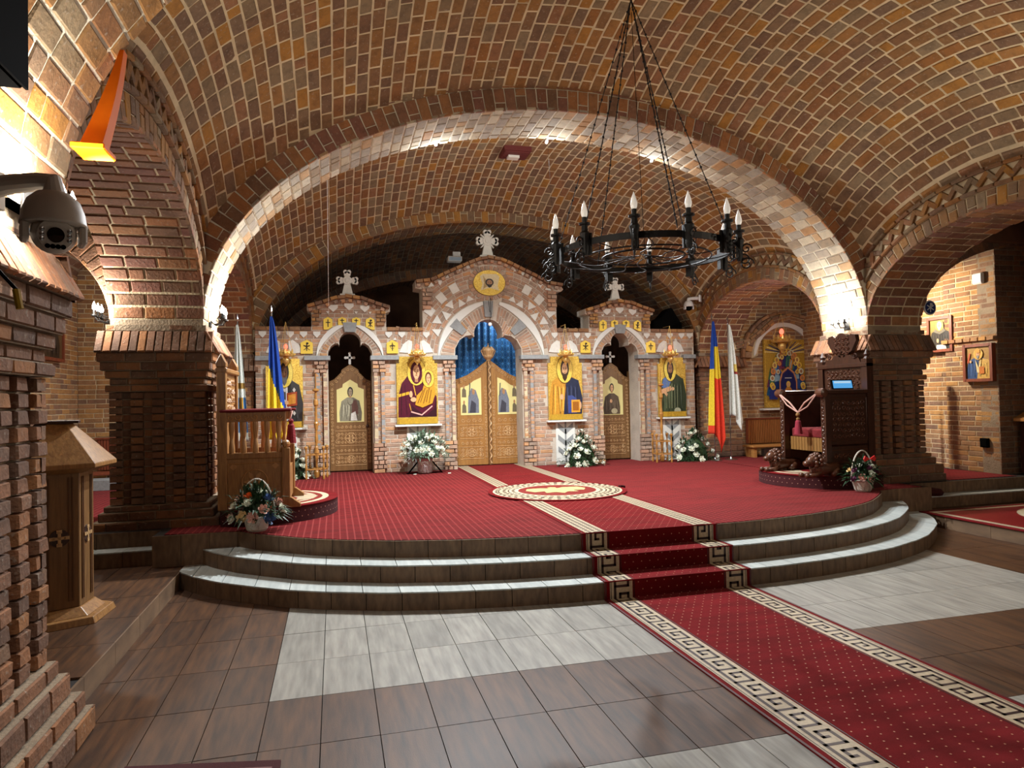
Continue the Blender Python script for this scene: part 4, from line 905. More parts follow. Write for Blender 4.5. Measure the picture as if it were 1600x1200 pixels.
def icon_panel(name, lab, cat, x0, x1, z0, z1, shapes, bg=GOLD_M, step=.05, y=YI-.015, th=.05, group=None, pm=PAINT_SHINY, band=True, frame=None, M=None, shoulder=.12):
    w_, h = x1-x0, z1-z0; st = .05 if step else 0
    P = [(x0, z0), (x0, z1-shoulder), (x0+st, z1-shoulder), (x0+st, z1-.02), (x0+w_*.3, z1), (x0+w_*.7, z1), (x1-st, z1-.02), (x1-st, z1-shoulder), (x1, z1-shoulder), (x1, z1)][:9]
    if st: P = [(x0, z0), (x0, z1-shoulder), (x0+st, z1-shoulder), (x0+st, z1), (x1-st, z1), (x1-st, z1-shoulder), (x1, z1-shoulder), (x1, z0)]
    else: P = [(x0, z0), (x0, z1), (x1, z1), (x1, z0)]
    o = tag(MB().prism(P, y-th, y, M=M).build(name, bg), lab, cat, group)
    mb = MB()
    for i, (s, c) in enumerate(shapes):
        mb.flat([(x0+w_*u, z0+h*v) for u, v in s], y-th-.0012-.0006*i, M=M, c=c)
    mb.build('painted_figure', pm, o)
    return o
BLK = lin('#15110e')
# the four large mosaics
base = [([(.04, .0), (.96, .0), (.96, .085), (.04, .085)], lin('#b8922e'))]
S = body(.54, .70, .72, lin('#4a4a4c'), lin('#2e2c2c'), 1)
for i in range(5):
    for j in range(6):
        if (i+j) % 2: S.append((shp_e(.26+.125*i, .12+.085*j, .045, .035, 4), lin('#c9c5bb')))
for i in range(2): S.append((stroke((.46+.1*i, .7), (.44+.12*i, .1), .05), lin('#d4d0c8')))
S += [([(.56, .3), (.84, .32), (.84, .52), (.56, .5)], lin('#9a3d18')), ([(.6, .33), (.8, .35), (.8, .49), (.6, .47)], lin('#c9862e')), (shp_e(.56, .36, .05, .03), SKIN)]
icon_panel('wall_icon', 'large gold mosaic of a bearded bishop in chequered vestments holding a red book', 'icon', *ICONS['nic'], [(p, c) for p, c in S]+face(.5, .79, .105, lin('#2e2a28'), lin('#6d6a66'), lin('#6d4c36'), lin('#e8cf58'))+base)
MA = lin('#4f1226'); MA2 = lin('#35101c'); GD = lin('#d9a62e')
S = [([(.3, .74), (.12, .6), (.04, .42), (.03, .10), (.97, .10), (.97, .4), (.86, .5), (.7, .62), (.62, .75)], MA), ([(.3, .1), (.36, .28), (.5, .2), (.7, .12), (.9, .22), (.97, .4), (.97, .1)], MA2)]
S += [(stroke((.36, .72), (.46, .42), .02), GD), (stroke((.04, .42), (.3, .46), .04), GD), (stroke((.3, .3), (.34, .2), .015), GD), (stroke((.34, .18), (.6, .13), .02), lin('#d9a69a')), (stroke((.6, .13), (.86, .26), .02), lin('#d9a69a')), (stroke((.12, .55), (.1, .14), .012), BLK), (stroke((.2, .58), (.24, .14), .012), MA2)]
S += face(.48, .77, .10, MA2, None, SKIN, lin('#e3bf4e'), MA)
S += [([(.44, .28), (.48, .42), (.62, .5), (.68, .62), (.9, .62), (.94, .44), (.86, .3), (.62, .24)], lin('#c8912a'))]+[(stroke((.5+.07*i, .3+.02*(i % 2)), (.64+.05*i, .5+.03*(i % 2)), .018), lin('#7d4f14')) for i in range(5)]
S += [(shp_e(.4, .36, .07, .035), SKIN), (shp_e(.34, .44, .04, .05), SKIN)]+face(.77, .67, .066, lin('#5a3416'), None, SKIN, lin('#e0bb4a'))
icon_panel('wall_icon', 'large gold mosaic of a mother in a maroon veil holding a child', 'icon', *ICONS['vir'], S+base)
OC = lin('#c28a2c'); NV = lin('#1a2440')
S = body(.5, .70, .78, OC, NV, 1, lin('#5c3a12'))+[(shp_e(.38, .36, .06, .045), SKIN), ([(.56, .1), (.56, .38), (.7, .38), (.82, .33), (.82, .1)], lin('#3a4a86')), ([(.66, .11), (.66, .31), (.92, .31), (.92, .11)], lin('#d99a30')), ([(.7, .14), (.7, .28), (.88, .28), (.88, .14)], lin('#9c5e18')), (shp_e(.93, .22, .03, .06), SKIN)]
S += face(.48, .79, .105, lin('#2c180c'), lin('#3a2110'), SKIN, lin('#e6c552'))
icon_panel('wall_icon', 'large gold mosaic of a bearded man in ochre and navy robes with a jewelled book', 'icon', *ICONS['chr'], S+base)
GR = lin('#3e4a30'); S = body(.52, .72, .76, GR, lin('#2f3a26'), 1)+[([(.1, .5), (.16, .64), (.36, .7), (.44, .58), (.3, .46)], lin('#5b76a8')), (stroke((.08, .42), (.44, .48), .08), SKIN), (stroke((.14, .46), (.3, .36), .06), SKIN), (shp_e(.5, .47, .06, .03), SKIN), (shp_e(.66, .1, .12, .05), lin('#a7aa8c'))]
S += [(stroke((.3+.09*i, .6-.02*i), (.26+.1*i, .14), .014), lin('#8c9470')) for i in range(5)]
S += face(.42, .80, .10, lin('#2c1c10'), lin('#2c1c10'), SKD, lin('#e6cf58'))
icon_panel('wall_icon', 'large gold mosaic of a long-haired man in a green cloak with crossed arms', 'icon', *ICONS['joh'], S+base)
# oval picture in the middle gable
ov = arc(2.80, 3.86, .30, 0, 360, 35, .235)[:-1]
o = tag(MB().prism(ov, YI-.035, YI+.01).build('oval_icon', GOLD_M), 'oval gold picture of a face on a white cloth in the middle gable', 'icon')
mb = MB(); L = lambda s: [(2.50+.6*u, 3.625+.47*v) for u, v in s]
for i, (s, c) in enumerate([([(.2, .75), (.3, .85), (.72, .85), (.82, .75), (.76, .4), (.8, .2), (.5, .3), (.22, .2), (.28, .45)], lin('#d8cba0')), ([(.3, .8), (.4, .6), (.42, .35), (.3, .25), (.33, .5)], lin('#a88f58'))]+face(.5, .5, .11, lin('#20120a'), lin('#20120a'), SKD)): mb.flat(L(s), YI-.0362-.0006*i, c=c)
mb.build('painted_figure', PAINT, o)
# stone crosses on the gables
def stonecross(x, z, h, lab, rays):
    o = thing('stone_cross', lab, 'cross', (x, YI+.14, z)); b = MB(); k = h/.5
    b.box(-.14*k, .14*k, -.05, .05, 0, .05*k); b.build('foot', WHITE_STONE, o, bevel=.01)
    b = MB(); c = .30*k
    b.prism([(-.1*k, .05*k), (.1*k, .05*k), (.05*k, c-.03), (-.05*k, c-.03)], -.035, .035)
    for a in range(4):
        t = a*PI/2; A = 0.0
        for dx, dy, r in ((.12, 0, .065), (.165, .035, .04), (.165, -.035, .04)):
            if a == 3 and dx > .13: continue
            X_ = (dx*math.cos(t)-dy*math.sin(t))*k; Z_ = (dx*math.sin(t)+dy*math.cos(t))*k
            if a == 3: continue
            b.prism(shp_e(X_, c+Z_, r*k, r*k, 12), -.035, .035)
    b.prism(shp_e(0, c, .085*k, .085*k, 16), -.045, .04); b.prism(shp_e(0, c, .045*k, .045*k, 12), -.055, .04)
    if rays:
        for a in range(4):
            t = PI/4+a*PI/2; d = np.array([math.cos(t), math.sin(t)]); n = np.array([-d[1], d[0]])
            b.prism([tuple(n*.03*k+[0, c]), tuple(-n*.03*k+[0, c]), tuple(d*.17*k-n*.008+[0, c]), tuple(d*.17*k+n*.008+[0, c])], -.03, .03)
    b.build('cross_arms', WHITE_STONE, o, bevel=.006)
stonecross(.25, 3.585, .47, 'white stone cross on the left gable of the altar screen', False)
stonecross(2.81, 4.35, .53, 'white stone cross with rays on the tall middle gable', True)
stonecross(5.36, 3.585, .46, 'white stone cross on the right gable of the altar screen', False)
# ---------------------------------------------------------------- carved doors
def spiral(b, cx, cz, r, y, turns=1.3, a0=0, s=1, t=.006, M=None, n=12):
    P = [(cx+r*(1-i/n*.85)*math.cos(a0+s*turns*2*PI*i/n), y, cz+r*(1-i/n*.85)*math.sin(a0+s*turns*2*PI*i/n)) for i in range(n+1)]
    if M: P = [M(*p) for p in P]
    b.tube(P, t, 4, cap=False)
def scrollband(b, x0, x1, z0, z1, y, M=None, t=.006):
    w_, h = x1-x0, z1-z0; v = h > w_; L = max(w_, h); S_ = min(w_, h); n = max(1, round(L/(S_*1.05)))
    for i in range(n):
        q = (i+.5)*L/n; cx, cz = (x0+w_/2, z0+q) if v else (x0+q, z0+h/2); spiral(b, cx, cz, S_*.42, y, 1.2, (PI/2 if v else 0)+(PI if i % 2 else 0), 1 if i % 2 else -1, t, M)
def filigree(b, x0, x1, z0, z1, y, M=None, cell=.07, t=.006):
    nx, nz = max(1, round((x1-x0)/cell)), max(1, round((z1-z0)/cell))
    for i in range(nx):
        for j in range(nz):
            cx, cz = x0+(i+.5)*(x1-x0)/nx, z0+(j+.5)*(z1-z0)/nz; s = 1 if i < nx/2 else -1
            spiral(b, cx, cz, cell*.46, y, 1.15, random.choice((0, PI/2, PI)), s*(1 if j % 2 else -1), t, M, 9)
def rosette(b, cx, cz, r, y, M=None, n=6):
    M = M or (lambda a, d, c: (a, d, c))
    P = [M(cx+r*math.cos(2*PI*i/20), y, cz+r*math.sin(2*PI*i/20)) for i in range(20)]; b.tube(P, .007, 4, closed=True)
    for i in range(n):
        a = 2*PI*i/n; b.prism([(cx+.1*r*math.cos(a), cz+.1*r*math.sin(a)), (cx+.55*r*math.cos(a+.3), cz+.55*r*math.sin(a+.3)), (cx+.95*r*math.cos(a), cz+.95*r*math.sin(a)), (cx+.55*r*math.cos(a-.3), cz+.55*r*math.sin(a-.3))], y-.006, y+.006, M)
def leafdoor(root, x0, x1, zt, y, hs, panels, ptop, pic, side=None, top=None, handle=None, wood=OAK, carve=OAK_L):
    """one leaf between x0..x1; top = outline points from left to right"""
    M = None
    P = [(x0, 0)]+top+[(x1, 0)]; MB().prism(P, y-.03, y+.03).build('door_leaf', wood, root, bevel=.006)
    w_ = x1-x0; e = .075; b = MB()
    for a, c in ((x0+.012, x0+e), (x1-e, x1-.012)): scrollband(b, a, c, .12, min(zt-.12, min(q[1] for q in top)-.06), y-.032, M)
    for z0, z1, kind in panels:
        if kind == 'band': scrollband(b, x0+e+.03, x1-e-.03, z0, z1, y-.032)
        if kind == 'panel':
            b.tube([(x0+e+.02, y-.032, z0), (x1-e-.02, y-.032, z0), (x1-e-.02, y-.032, z1), (x0+e+.02, y-.032, z1)], .006, 4, closed=True)
            filigree(b, x0+e+.05, x1-e-.05, z0+.03, z1-.03, y-.031, cell=.062, t=.0055)
            cx, cz = (x0+x1)/2, (z0+z1)/2; rosette(b, cx, cz, min(z1-z0, w_-.2)*.34, y-.034)
            for s in (-1, 1):
                for q in (-1, 1): spiral(b, cx+s*(w_/2-e-.06), cz+q*(z1-z0)*.22, .04, y-.034, 1.2, PI/2, s*q)
    # scrolls under the shaped top
    for (ax, az), (bx, bz) in zip(top, top[1:]):
        L = math.hypot(bx-ax, bz-az); n = round(L/.08)
        for i in range(n): q = (i+.5)/n; spiral(b, ax+(bx-ax)*q, az+(bz-az)*q-.065, .033, y-.034, 1.2, i*PI, 1 if i % 2 else -1)
    b.build('relief_carving', carve, root)
    mb = MB().prism(ptop, y-.036, y-.028); o = mb.build('painted_panel', mat('pale_gold', '#dcd08c', .4) if 'pale_gold' not in bpy.data.materials else bpy.data.materials['pale_gold'], root)
    xs = [p[0] for p in ptop]; zs = [p[1] for p in ptop]; mb = MB()
    for i, (s, c) in enumerate(pic): mb.flat([(min(xs)+(max(xs)-min(xs))*u, min(zs)+(max(zs)-min(zs))*v) for u, v in s], y-.0372-.0006*i, c=c)
    mb.build('painted_figure', PAINT, o)
YD = 12.80
def sidedoor(cx, name, lab, pic, handle):
    o = thing(name, lab, 'door', (cx, YD, PLAT+.02), kind='structure'); hw = .37
    top = [(-hw, 1.62), (-hw+.09, 1.66), (-.16, 1.78), (-.15, 1.83), (0, 1.93), (.15, 1.83), (.16, 1.78), (hw-.09, 1.66), (hw, 1.62)]
    pt = [(-.24, .88), (-.24, 1.47), (-.14, 1.51), (-.13, 1.57), (0, 1.65), (.13, 1.57), (.14, 1.51), (.24, 1.47), (.24, .88)]
    leafdoor(o, -hw, hw, 1.62, 0, 0, [(.76, .83, 'band'), (.45, .72, 'panel'), (.34, .40, 'band'), (.10, .30, 'panel')], pt, pic, top=top)
    b = MB(); b.prism([(-.022, 1.93), (.022, 1.93), (.018, 2.12), (-.018, 2.12)], -.012, .012); b.prism([(-.07, 2.03), (.07, 2.03), (.07, 2.07), (-.07, 2.07)], -.012, .012)
    for x, z in ((0, 2.13), (-.075, 2.05), (.075, 2.05)): b.prism(shp_e(x, z, .025, .025, 10), -.013, .013)
    b.build('top_cross', WHITE_STONE, o)
    for s in (-1, 1):
        b = MB().box(s*(hw+.005)-.0+(0 if s > 0 else -.04), s*(hw+.005)+(.04 if s > 0 else 0), -.05, .04, 0, 1.75); b.build('door_post', OAK, o)
        P = [(s*(hw+.025)+.012*math.cos(q*.9), -.055+.012*math.sin(q*.9), .03+q*.034) for q in range(50)]; MB().tube(P, .008, 5).build('twisted_moulding', OAK_L, o)
    b = MB(); b.lathe([(.001, 0), (.022, .0), (.03, .02), (.022, .04), (.001, .045)], T=Matrix.Translation((handle*.30, -.03, .80))@Matrix.Rotation(PI/2, 4, 'X'), n=12); b.build('door_knob', DARKWOOD, o)
ROYAL = woodmat('golden_oak', '#8a5f30', '#a5773e', .42, (30, 30, 3)); GS = lin('#8a8670'); GS2 = lin('#5c5648')
pic = body(.5, .58, .66, GS, lin('#6a6250'), 1)+[([(.55, .2), (.55, .5), (.72, .52), (.78, .35), (.78, .18)], lin('#5c3a30')), ([(.5, .03), (.52, .2), (.68, .25), (.75, .03)], lin('#cfcbc0')), (shp_e(.5, .5, .1, .09), GS)]+face(.5, .70, .085, lin('#241d16'), None, lin('#9a8a70'))
sidedoor(.28, 'door_1', 'carved oak side door with a curly-haired saint, left of the royal doors', pic, 1)
pic = body(.5, .56, .6, lin('#5f4f3c'), lin('#4a3c2c'), -1)+[(shp_e(.46, .36, .05, .05), SKIN), (shp_e(.6, .1, .14, .07), lin('#b9b08c'))]+face(.5, .70, .08, lin('#241a12'), None, SKIN)
sidedoor(5.38, 'door_2', 'carved oak side door with a young saint in brown, right of the royal doors', pic, -1)
o = thing('door_3', 'pair of carved golden oak royal doors under a crown, facing the runner', 'double door', (2.87, YD, PLAT+.02), kind='structure')
for s in (-1, 1):
    x0, x1 = (-.68, -.035) if s < 0 else (.035, .68)
    T = [(.68, 1.62), (.60, 1.64), (.42, 1.71), (.22, 1.84), (.12, 1.92), (.035, 1.98)]; T = [(s*a, b) for a, b in T]; T = T if s < 0 else T[::-1]
    pt = [(.16, .95), (.16, 1.66), (.30, 1.60), (.42, 1.51), (.56, 1.47), (.56, .95)]; pt = [(s*a, b) for a, b in pt]; pt = pt if s > 0 else pt[::-1]
    big = .62 if s < 0 else .3
    pic = [([(big-.28, .05), (big-.25, .5), (big-.1, .72), (big+.12, .66), (big+.26, .4), (big+.26, .05)], lin('#6f7480')), ([(big-.2, .06), (big-.1, .4), (big+.12, .3), (big+.1, .06)], lin('#3a3a44')), (shp_e(big, .62, .07, .08), SKD),
           (stroke((big-.2, .5), (big-.16, .85), .05), lin('#5a5a50'))]
    sm = .16 if s < 0 else .82
    for z in (.14, .56): pic += [([(sm-.1, z-.08), (sm-.08, z+.12), (sm, z+.18), (sm+.1, z+.1), (sm+.11, z-.08)], lin('#6b6048')), (shp_e(sm, z+.2, .045, .05), SKD)]
    leafdoor(o, x0, x1, 1.62, 0, 0, [(.80, .90, 'band'), (.50, .76, 'panel'), (.38, .46, 'band'), (.12, .34, 'panel')], pt, pic, top=T, carve=OAK_L, wood=ROYAL)
b = MB(); b.box(-.03, .03, -.06, .03, 0, 1.98); b.build('centre_post', OAK, o)
P = [(.018*math.cos(q*.8), -.065+.012*math.sin(q*.8), .02+q*.0196) for q in range(100)]; MB().tube(P, .012, 5).build('twisted_moulding', OAK_L, o)
for s in (-1, 1):
    BX('door_post', OAK, o, min(s*.68, s*.73), max(s*.68, s*.73), -.05, .04, 0, 1.85)
    P = [(s*.705+.012*math.cos(q*.9), -.055+.012*math.sin(q*.9), .03+q*.034) for q in range(52)]; MB().tube(P, .009, 5).build('twisted_moulding', OAK_L, o)
b = MB(); b.lathe([(.03, 1.96), (.05, 2.0), (.09, 2.04), (.10, 2.06), (.10, 2.08), (.09, 2.09), (.125, 2.17), (.12, 2.21), (.06, 2.225), (.02, 2.235), (.001, 2.25)], (0, 0, 0), 16)
for k in range(6):
    a = k*PI/3; b.tube([(.10*math.cos(a), .1*math.sin(a), 2.08), (.14*math.cos(a), .14*math.sin(a), 2.17), (.08*math.cos(a), .08*math.sin(a), 2.24), (0, 0, 2.22)], .012, 5)
b.ball((0, 0, 2.26), .02, 8); b.box(-.005, .005, -.005, .005, 2.27, 2.32); b.build('carved_crown', OAK_L, o)
# blue patterned curtain behind the royal doors
b = MB(); n = 60; V = []; F = []
for i in range(n+1):
    x = 2.0+1.6*i/n; y = 13.15+.02*math.sin(i*1.3)
    V += [(x, y, .452), (x, y, 3.35)]
for i in range(n): F.append((2*i, 2*i+1, 2*i+3, 2*i+2))
cm, nt, nd, lk, bb = nmat('blue_brocade'); tc = N(nd, 'ShaderNodeTexCoord'); mp = N(nd, 'ShaderNodeMapping'); mp.inputs['Scale'].default_value = (1, .0, 1); lk.new(tc.outputs['Object'], mp.inputs[0])
vo = N(nd, 'ShaderNodeTexVoronoi'); vo.inputs['Scale'].default_value = 8.5; vo.inputs['Randomness'].default_value = 0; lk.new(mp.outputs[0], vo.inputs['Vector'])
r = ramp(nd, [(0, '#1d4f86'), (.15, '#2a6fb4'), (.22, '#123a66'), (.36, '#3f8fd6'), (.44, '#16406e'), (.6, '#4c9ade')]); lk.new(vo.outputs['Distance'], r.inputs[0]); lk.new(r.outputs[0], bb.inputs['Base Color']); bb.inputs['Roughness'].default_value = .6
me = bpy.data.meshes.new('curtain'); me.from_pydata(V, [], F); me.materials.append(cm); cu = link('curtain', me); md = cu.modifiers.new('s', 'SOLIDIFY'); md.thickness = .006
tag(cu, 'blue brocade curtain hanging behind the royal doors', 'curtain')
MB().tube([(1.95, 13.15, 3.36), (3.65, 13.15, 3.36)], .012, 8).build('curtain_rod', BRASS, cu)
# ---------------------------------------------------------------- chapel shrine on the end wall of the right aisle
YC = 12.40
HW = [lin(c) for c in ('#e3c34e', '#cfd8c0', '#d98a4a', '#e8d070')]; RB = [lin(c) for c in ('#2f5a9c', '#1d3a70', '#3f7d5e', '#7a3450', '#8fb4c8', '#c98e3a', '#2c2f66')]
S = [([(.03, .1), (.03, .93), (.97, .93), (.97, .1)], lin('#b08c34'))]
for i in range(17):
    a = (i+.5)/17*PI; S.append((stroke((.5, .80), (.5+.5*math.cos(a), .80+.2*math.sin(a)), .014), lin('#2c3f78') if i % 2 else lin('#e8d890')))
for i in range(14):
    a = i/13*PI; S.append(([(.5-.42*math.cos(a)-.06, .32+.5*math.sin(a)-.14), (.5-.42*math.cos(a), .36+.5*math.sin(a)), (.5-.42*math.cos(a)+.06, .32+.5*math.sin(a)-.14)], lin(['#2f5a7c', '#6a3a50', '#3f6d4e', '#c08a3a'][i % 4])))
rr = random.Random(4)
for i in range(16):
    a = i/15*PI; x, z = .5-.36*math.cos(a), .28+.50*math.sin(a); S += [([(x-.08, z-.12), (x-.05, z+.02), (x+.05, z+.02), (x+.08, z-.12)], RB[i % 7])]
for i in range(10):
    a = i/9*PI; x, z = .5-.24*math.cos(a), .40+.34*math.sin(a); S += [([(x-.07, z-.14), (x-.04, z+.01), (x+.05, z+.02), (x+.07, z-.12)], RB[(i*3+1) % 7]), (stroke((.5, .35), (x, z), .02), RB[(i*5+2) % 7])]
for i in range(16):
    a = i/15*PI; x, z = .5-.36*math.cos(a), .28+.50*math.sin(a); S += [(shp_e(x, z+.045, .058, .045), HW[i % 4]), (shp_e(x, z+.045, .03, .027), SKD)]
for i in range(8):
    a = (i+.5)/8*PI; x, z = .5-.23*math.cos(a), .42+.34*math.sin(a); S += [(shp_e(x, z+.035, .045, .035), HW[(i+1) % 4]), (shp_e(x, z+.035, .024, .022), SKD)]
for s in (-1, 1):
    x = .5+s*.36; S += [([(x-.1, .12), (x-.07, .26), (x+.07, .26), (x+.1, .12)], lin('#1e2f78')), (shp_e(x, .30, .055, .042), HW[0]), (shp_e(x, .30, .03, .026), SKD)]
mand = [(.33, .1), (.33, .36), (.38, .48), (.5, .55), (.62, .48), (.67, .36), (.67, .1)]
S += [([(.5+(x-.5)*1.25, .1+(z-.1)*1.1) for x, z in mand], lin('#c98a5e')), ([(.5+(x-.5)*1.1, .1+(z-.1)*1.04) for x, z in mand], lin('#3a2a5a')), (mand, lin('#14205e'))]
S += [([(.40, .1), (.42, .26), (.5, .34), (.58, .26), (.60, .1)], lin('#c98a3e')), (shp_e(.5, .34, .05, .045), HW[0]), (shp_e(.5, .335, .03, .03), SKIN), (stroke((.44, .24), (.56, .24), .03), lin('#8d3a2c')), (stroke((.42, .43), (.58, .43), .012), lin('#d8dcd8'))]
mo = icon_panel('wall_mosaic', 'tall colourful mosaic of many haloed figures around a blue almond, over a bench', 'mosaic', 8.60, 9.60, 1.42, 2.83, S, step=0, y=YC-.02)
P = arc(9.1, 2.62, .50, 0, 180, 20, .24); mb = MB(); mb.prism([(8.60, 2.62)]+P[::-1]+[(9.6, 2.62)], YC-.068, YC-.02); mb.build('arched_gold_top', GOLD_M, mo)
BX('icon_ledge', WHITE_STONE, mo, 8.5, 9.7, YC-.14, YC, 1.37, 1.41)
sh = tag(MB().prism([(8.35, 2.45)]+[(9.1+.80*math.cos(a), 2.45+.80*math.sin(a)) for a in np.linspace(PI, 0, 30)]+[(9.85, 2.45)]+[(9.1+.62*math.cos(a), 2.5+.62*math.sin(a)) for a in np.linspace(0, PI, 24)], YC-.03, YC+.01).build('shrine_arch', MORTAR), 'shrine arch of brick with a white crescent around the tall mosaic', 'arch')
A = np.linspace(0, PI, 41)
mb = MB().prism([(9.1+.72*math.cos(a), 2.5+.72*math.sin(a)) for a in A]+[(9.1+(.70-.10*math.sin(a)**.5)*math.cos(a), 2.5+(.70-.10*math.sin(a)**.5)*math.sin(a)) for a in A[::-1]], YC-.05, YC+.0); mb.build('white_crescent', PLASTER, sh)
its = []
for r, wd_, y, n in ((.80, .16, YC-.09, 20), (.98, .07, YC-.13, 16)):
    for k in range(n):
        a = PI*(k+.5)/n; q = r+wd_/2; its.append((np.array([9.1+q*math.cos(a), y, 2.45+q*math.sin(a)*(.92)]), np.array([math.cos(a), 0, math.sin(a)]), np.array([math.sin(a), 0, -math.cos(a)]), nY, wd_-.01, PI*q/n-.012, .08))
lay(sh, its, BR_WALL, 'arch_brick', minpx=5)
HP = [(7.9, 2.76), (8.2, 2.84), (8.5, 3.05), (8.8, 3.28), (9.2, 3.38), (9.6, 3.30), (9.95, 3.10), (10.3, 2.9)]
def hoodbricks(parent, P, off, y, D, wd_, n=30):
    P = [np.array(p) for p in P]; seg = [np.linalg.norm(b-a) for a, b in zip(P, P[1:])]; cu = np.concatenate([[0], np.cumsum(seg)]); out = []
    for i in range(n):
        s = (i+.5)*cu[-1]/n; k = min(len(seg)-1, int(np.searchsorted(cu, s)-1)); t = (P[k+1]-P[k])/seg[k]; nn = np.array([-t[1], t[0]]); c = P[k]+t*(s-cu[k])+nn*off
        out.append((np.array([c[0], y, c[1]]), np.array([t[0], 0, t[1]]), np.array([nn[0], 0, nn[1]]), nY, cu[-1]/n-.012, wd_, D))
    lay(parent, out, BR_WALL, 'hood_brick', minpx=5)
hb = sh; MB().prism(HP+[(x, z-.14) for x, z in HP[::-1]], YC-.10, YC+.01).build('shrine_hood', MORTAR, sh)
hoodbricks(hb, HP, -.03, YC-.16, .08, .055, 16); hoodbricks(hb, HP, -.10, YC-.12, .05, .055, 18)
# ---------------------------------------------------------------- framed pictures on the aisle walls
def framed(x, y0, y1, z0, z1, lab, shapes, bg, frame, face_=-1):
    """picture on a wall x = const; face_ -1 looks to -x"""
    tilt = .05; M = (lambda a, d, b: (x+face_*d, (y1+y0-a) if face_ > 0 else a, b)) if False else None
    # a runs left to right as seen by a viewer facing the wall
    M = (lambda a, d, b: (x+face_*(d), y1-(a-y0), b)) if face_ < 0 else (lambda a, d, b: (x+face_*d, a, b))
    o = tag(MB().box(min(x, x+face_*.05), max(x, x+face_*.05), y0, y1, z0, z1).build('framed_icon', bg), lab, 'picture')
    w_, h = y1-y0, z1-z0; mb = MB()
    for i, (s, c) in enumerate(shapes): mb.flat([(y0+w_*u, z0+h*v) for u, v in s], .0512+.0006*i, M=M, c=c)
    mb.build('painted_figure', PAINT, o); e = .035
    for a0, a1, b0, b1 in ((y0-e, y0+.01, z0-e, z1+e), (y1-.01, y1+e, z0-e, z1+e), (y0, y1, z0-e, z0+.01), (y0, y1, z1-.01, z1+e)):
        MB().box(min(x, x+face_*.075), max(x, x+face_*.075), a0, a1, b0, b1).build('frame_rail', frame, o)
OLIVE = mat('olive_gold', '#8e7330', .5, .2)
S = body(.5, .66, .8, lin('#2a2116'), lin('#1d1710'), 1)+[([(.2, .6), (.35, .72), (.65, .72), (.8, .6), (.5, .5)], lin('#6a6250')), (shp_e(.4, .3, .05, .07), SKIN), ([(.3, .02), (.35, .16), (.75, .16), (.8, .02)], lin('#d8d2c0'))]+face(.5, .78, .09, lin('#c8c0ae'), lin('#cfc9b8'), SKIN, lin('#a8863a'))
framed(RWX+.05, 8.74, 9.14, 2.36, 2.86, 'upper framed picture of a white-bearded monk in black on the aisle wall', S, OLIVE, REDWOOD)
S = [([(.05, .05), (.05, .95), (.95, .95), (.95, .05)], lin('#a07a34'))]+body(.52, .66, .78, lin('#2c4a78'), lin('#c8a050'), 1)+[([(.4, .64), (.52, .35), (.64, .64), (.58, .2), (.46, .2)], lin('#d8c690')), ([(.55, .16), (.55, .38), (.75, .38), (.75, .16)], lin('#c0702c')), (stroke((.1, .5), (.2, .8), .06), lin('#b5502c')), (shp_e(.22, .54, .05, .04), SKIN)]+face(.52, .76, .085, lin('#d08a30'), lin('#8c8a86'), SKIN, lin('#d8a94c'))
S += [([(.43, .8), (.42, .88), (.52, .95), (.62, .88), (.61, .8)], lin('#d0963a'))]
framed(RWX-.01, 8.02, 8.44, 1.86, 2.36, 'lower framed picture of a bishop in a yellow hat, near the wall corner', S, OLIVE, REDWOOD)
S = [([(.06, .04), (.06, .96), (.94, .96), (.94, .04)], lin('#5c4426'))]+body(.5, .7, .6, lin('#3c2c1c'), lin('#2c2016'), 1)+face(.5, .8, .07, lin('#2a1c10'), lin('#3a2818'), SKD, lin('#8a6a2c'))
framed(LWX+.01, 10.75, 11.6, 2.43, 3.02, 'small dark framed picture of a standing saint on the left aisle wall', S, mat('dim_panel', '#5e4526', .6), REDWOOD, face_=1)
o = tag(MB().lathe([(.001, 0), (.105, 0), (.105, .02), (.001, .02)], n=24, T=Matrix.Translation((8.20, 7.885, 2.88))@Matrix.Rotation(-PI/2, 4, 'X')@Matrix.Rotation(PI, 4, 'X')).build('round_badge', WHITEP), 'round blue badge with a white six-armed sign beside the pillar', 'badge')
Tb = lambda a, d, b: (8.20+a, 7.865-d, 2.88+b)
mb = MB().prism(shp_e(0, 0, .088, .088, 24), 0, .004, Tb); mb.build('blue_disc', mat('badge_blue', '#14285e', .4), o)
mb = MB()
for a in (0, PI/3, 2*PI/3): mb.prism(stroke((.065*math.sin(a), .065*math.cos(a)), (-.065*math.sin(a), -.065*math.cos(a)), .014), .004, .007, Tb)
mb.prism(arc(.018, .045, .022, 0, 360, 10), .004, .007, Tb); mb.build('white_sign', WHITEP, o)
o = tag(BX('wall_socket', BLACK, None, RWX-.05, RWX, 8.13, 8.27, .83, .97, bevel=.01), 'black wall socket box low on the lit aisle wall', 'socket'); BX('cover', BLACK, o, RWX-.058, RWX-.05, 8.15, 8.25, .85, .95)
o = tag(BX('wall_lamp', WHITEP, None, RWX-.06, RWX, 8.12, 8.30, 3.30, 3.47, bevel=.02), 'square white plastic fixture high on the lit aisle wall', 'fixture'); BX('glint_face', BULB_DIM, o, RWX-.066, RWX-.06, 8.14, 8.28, 3.32, 3.45)  # a white reflection on the wall, built as a faintly glowing plate
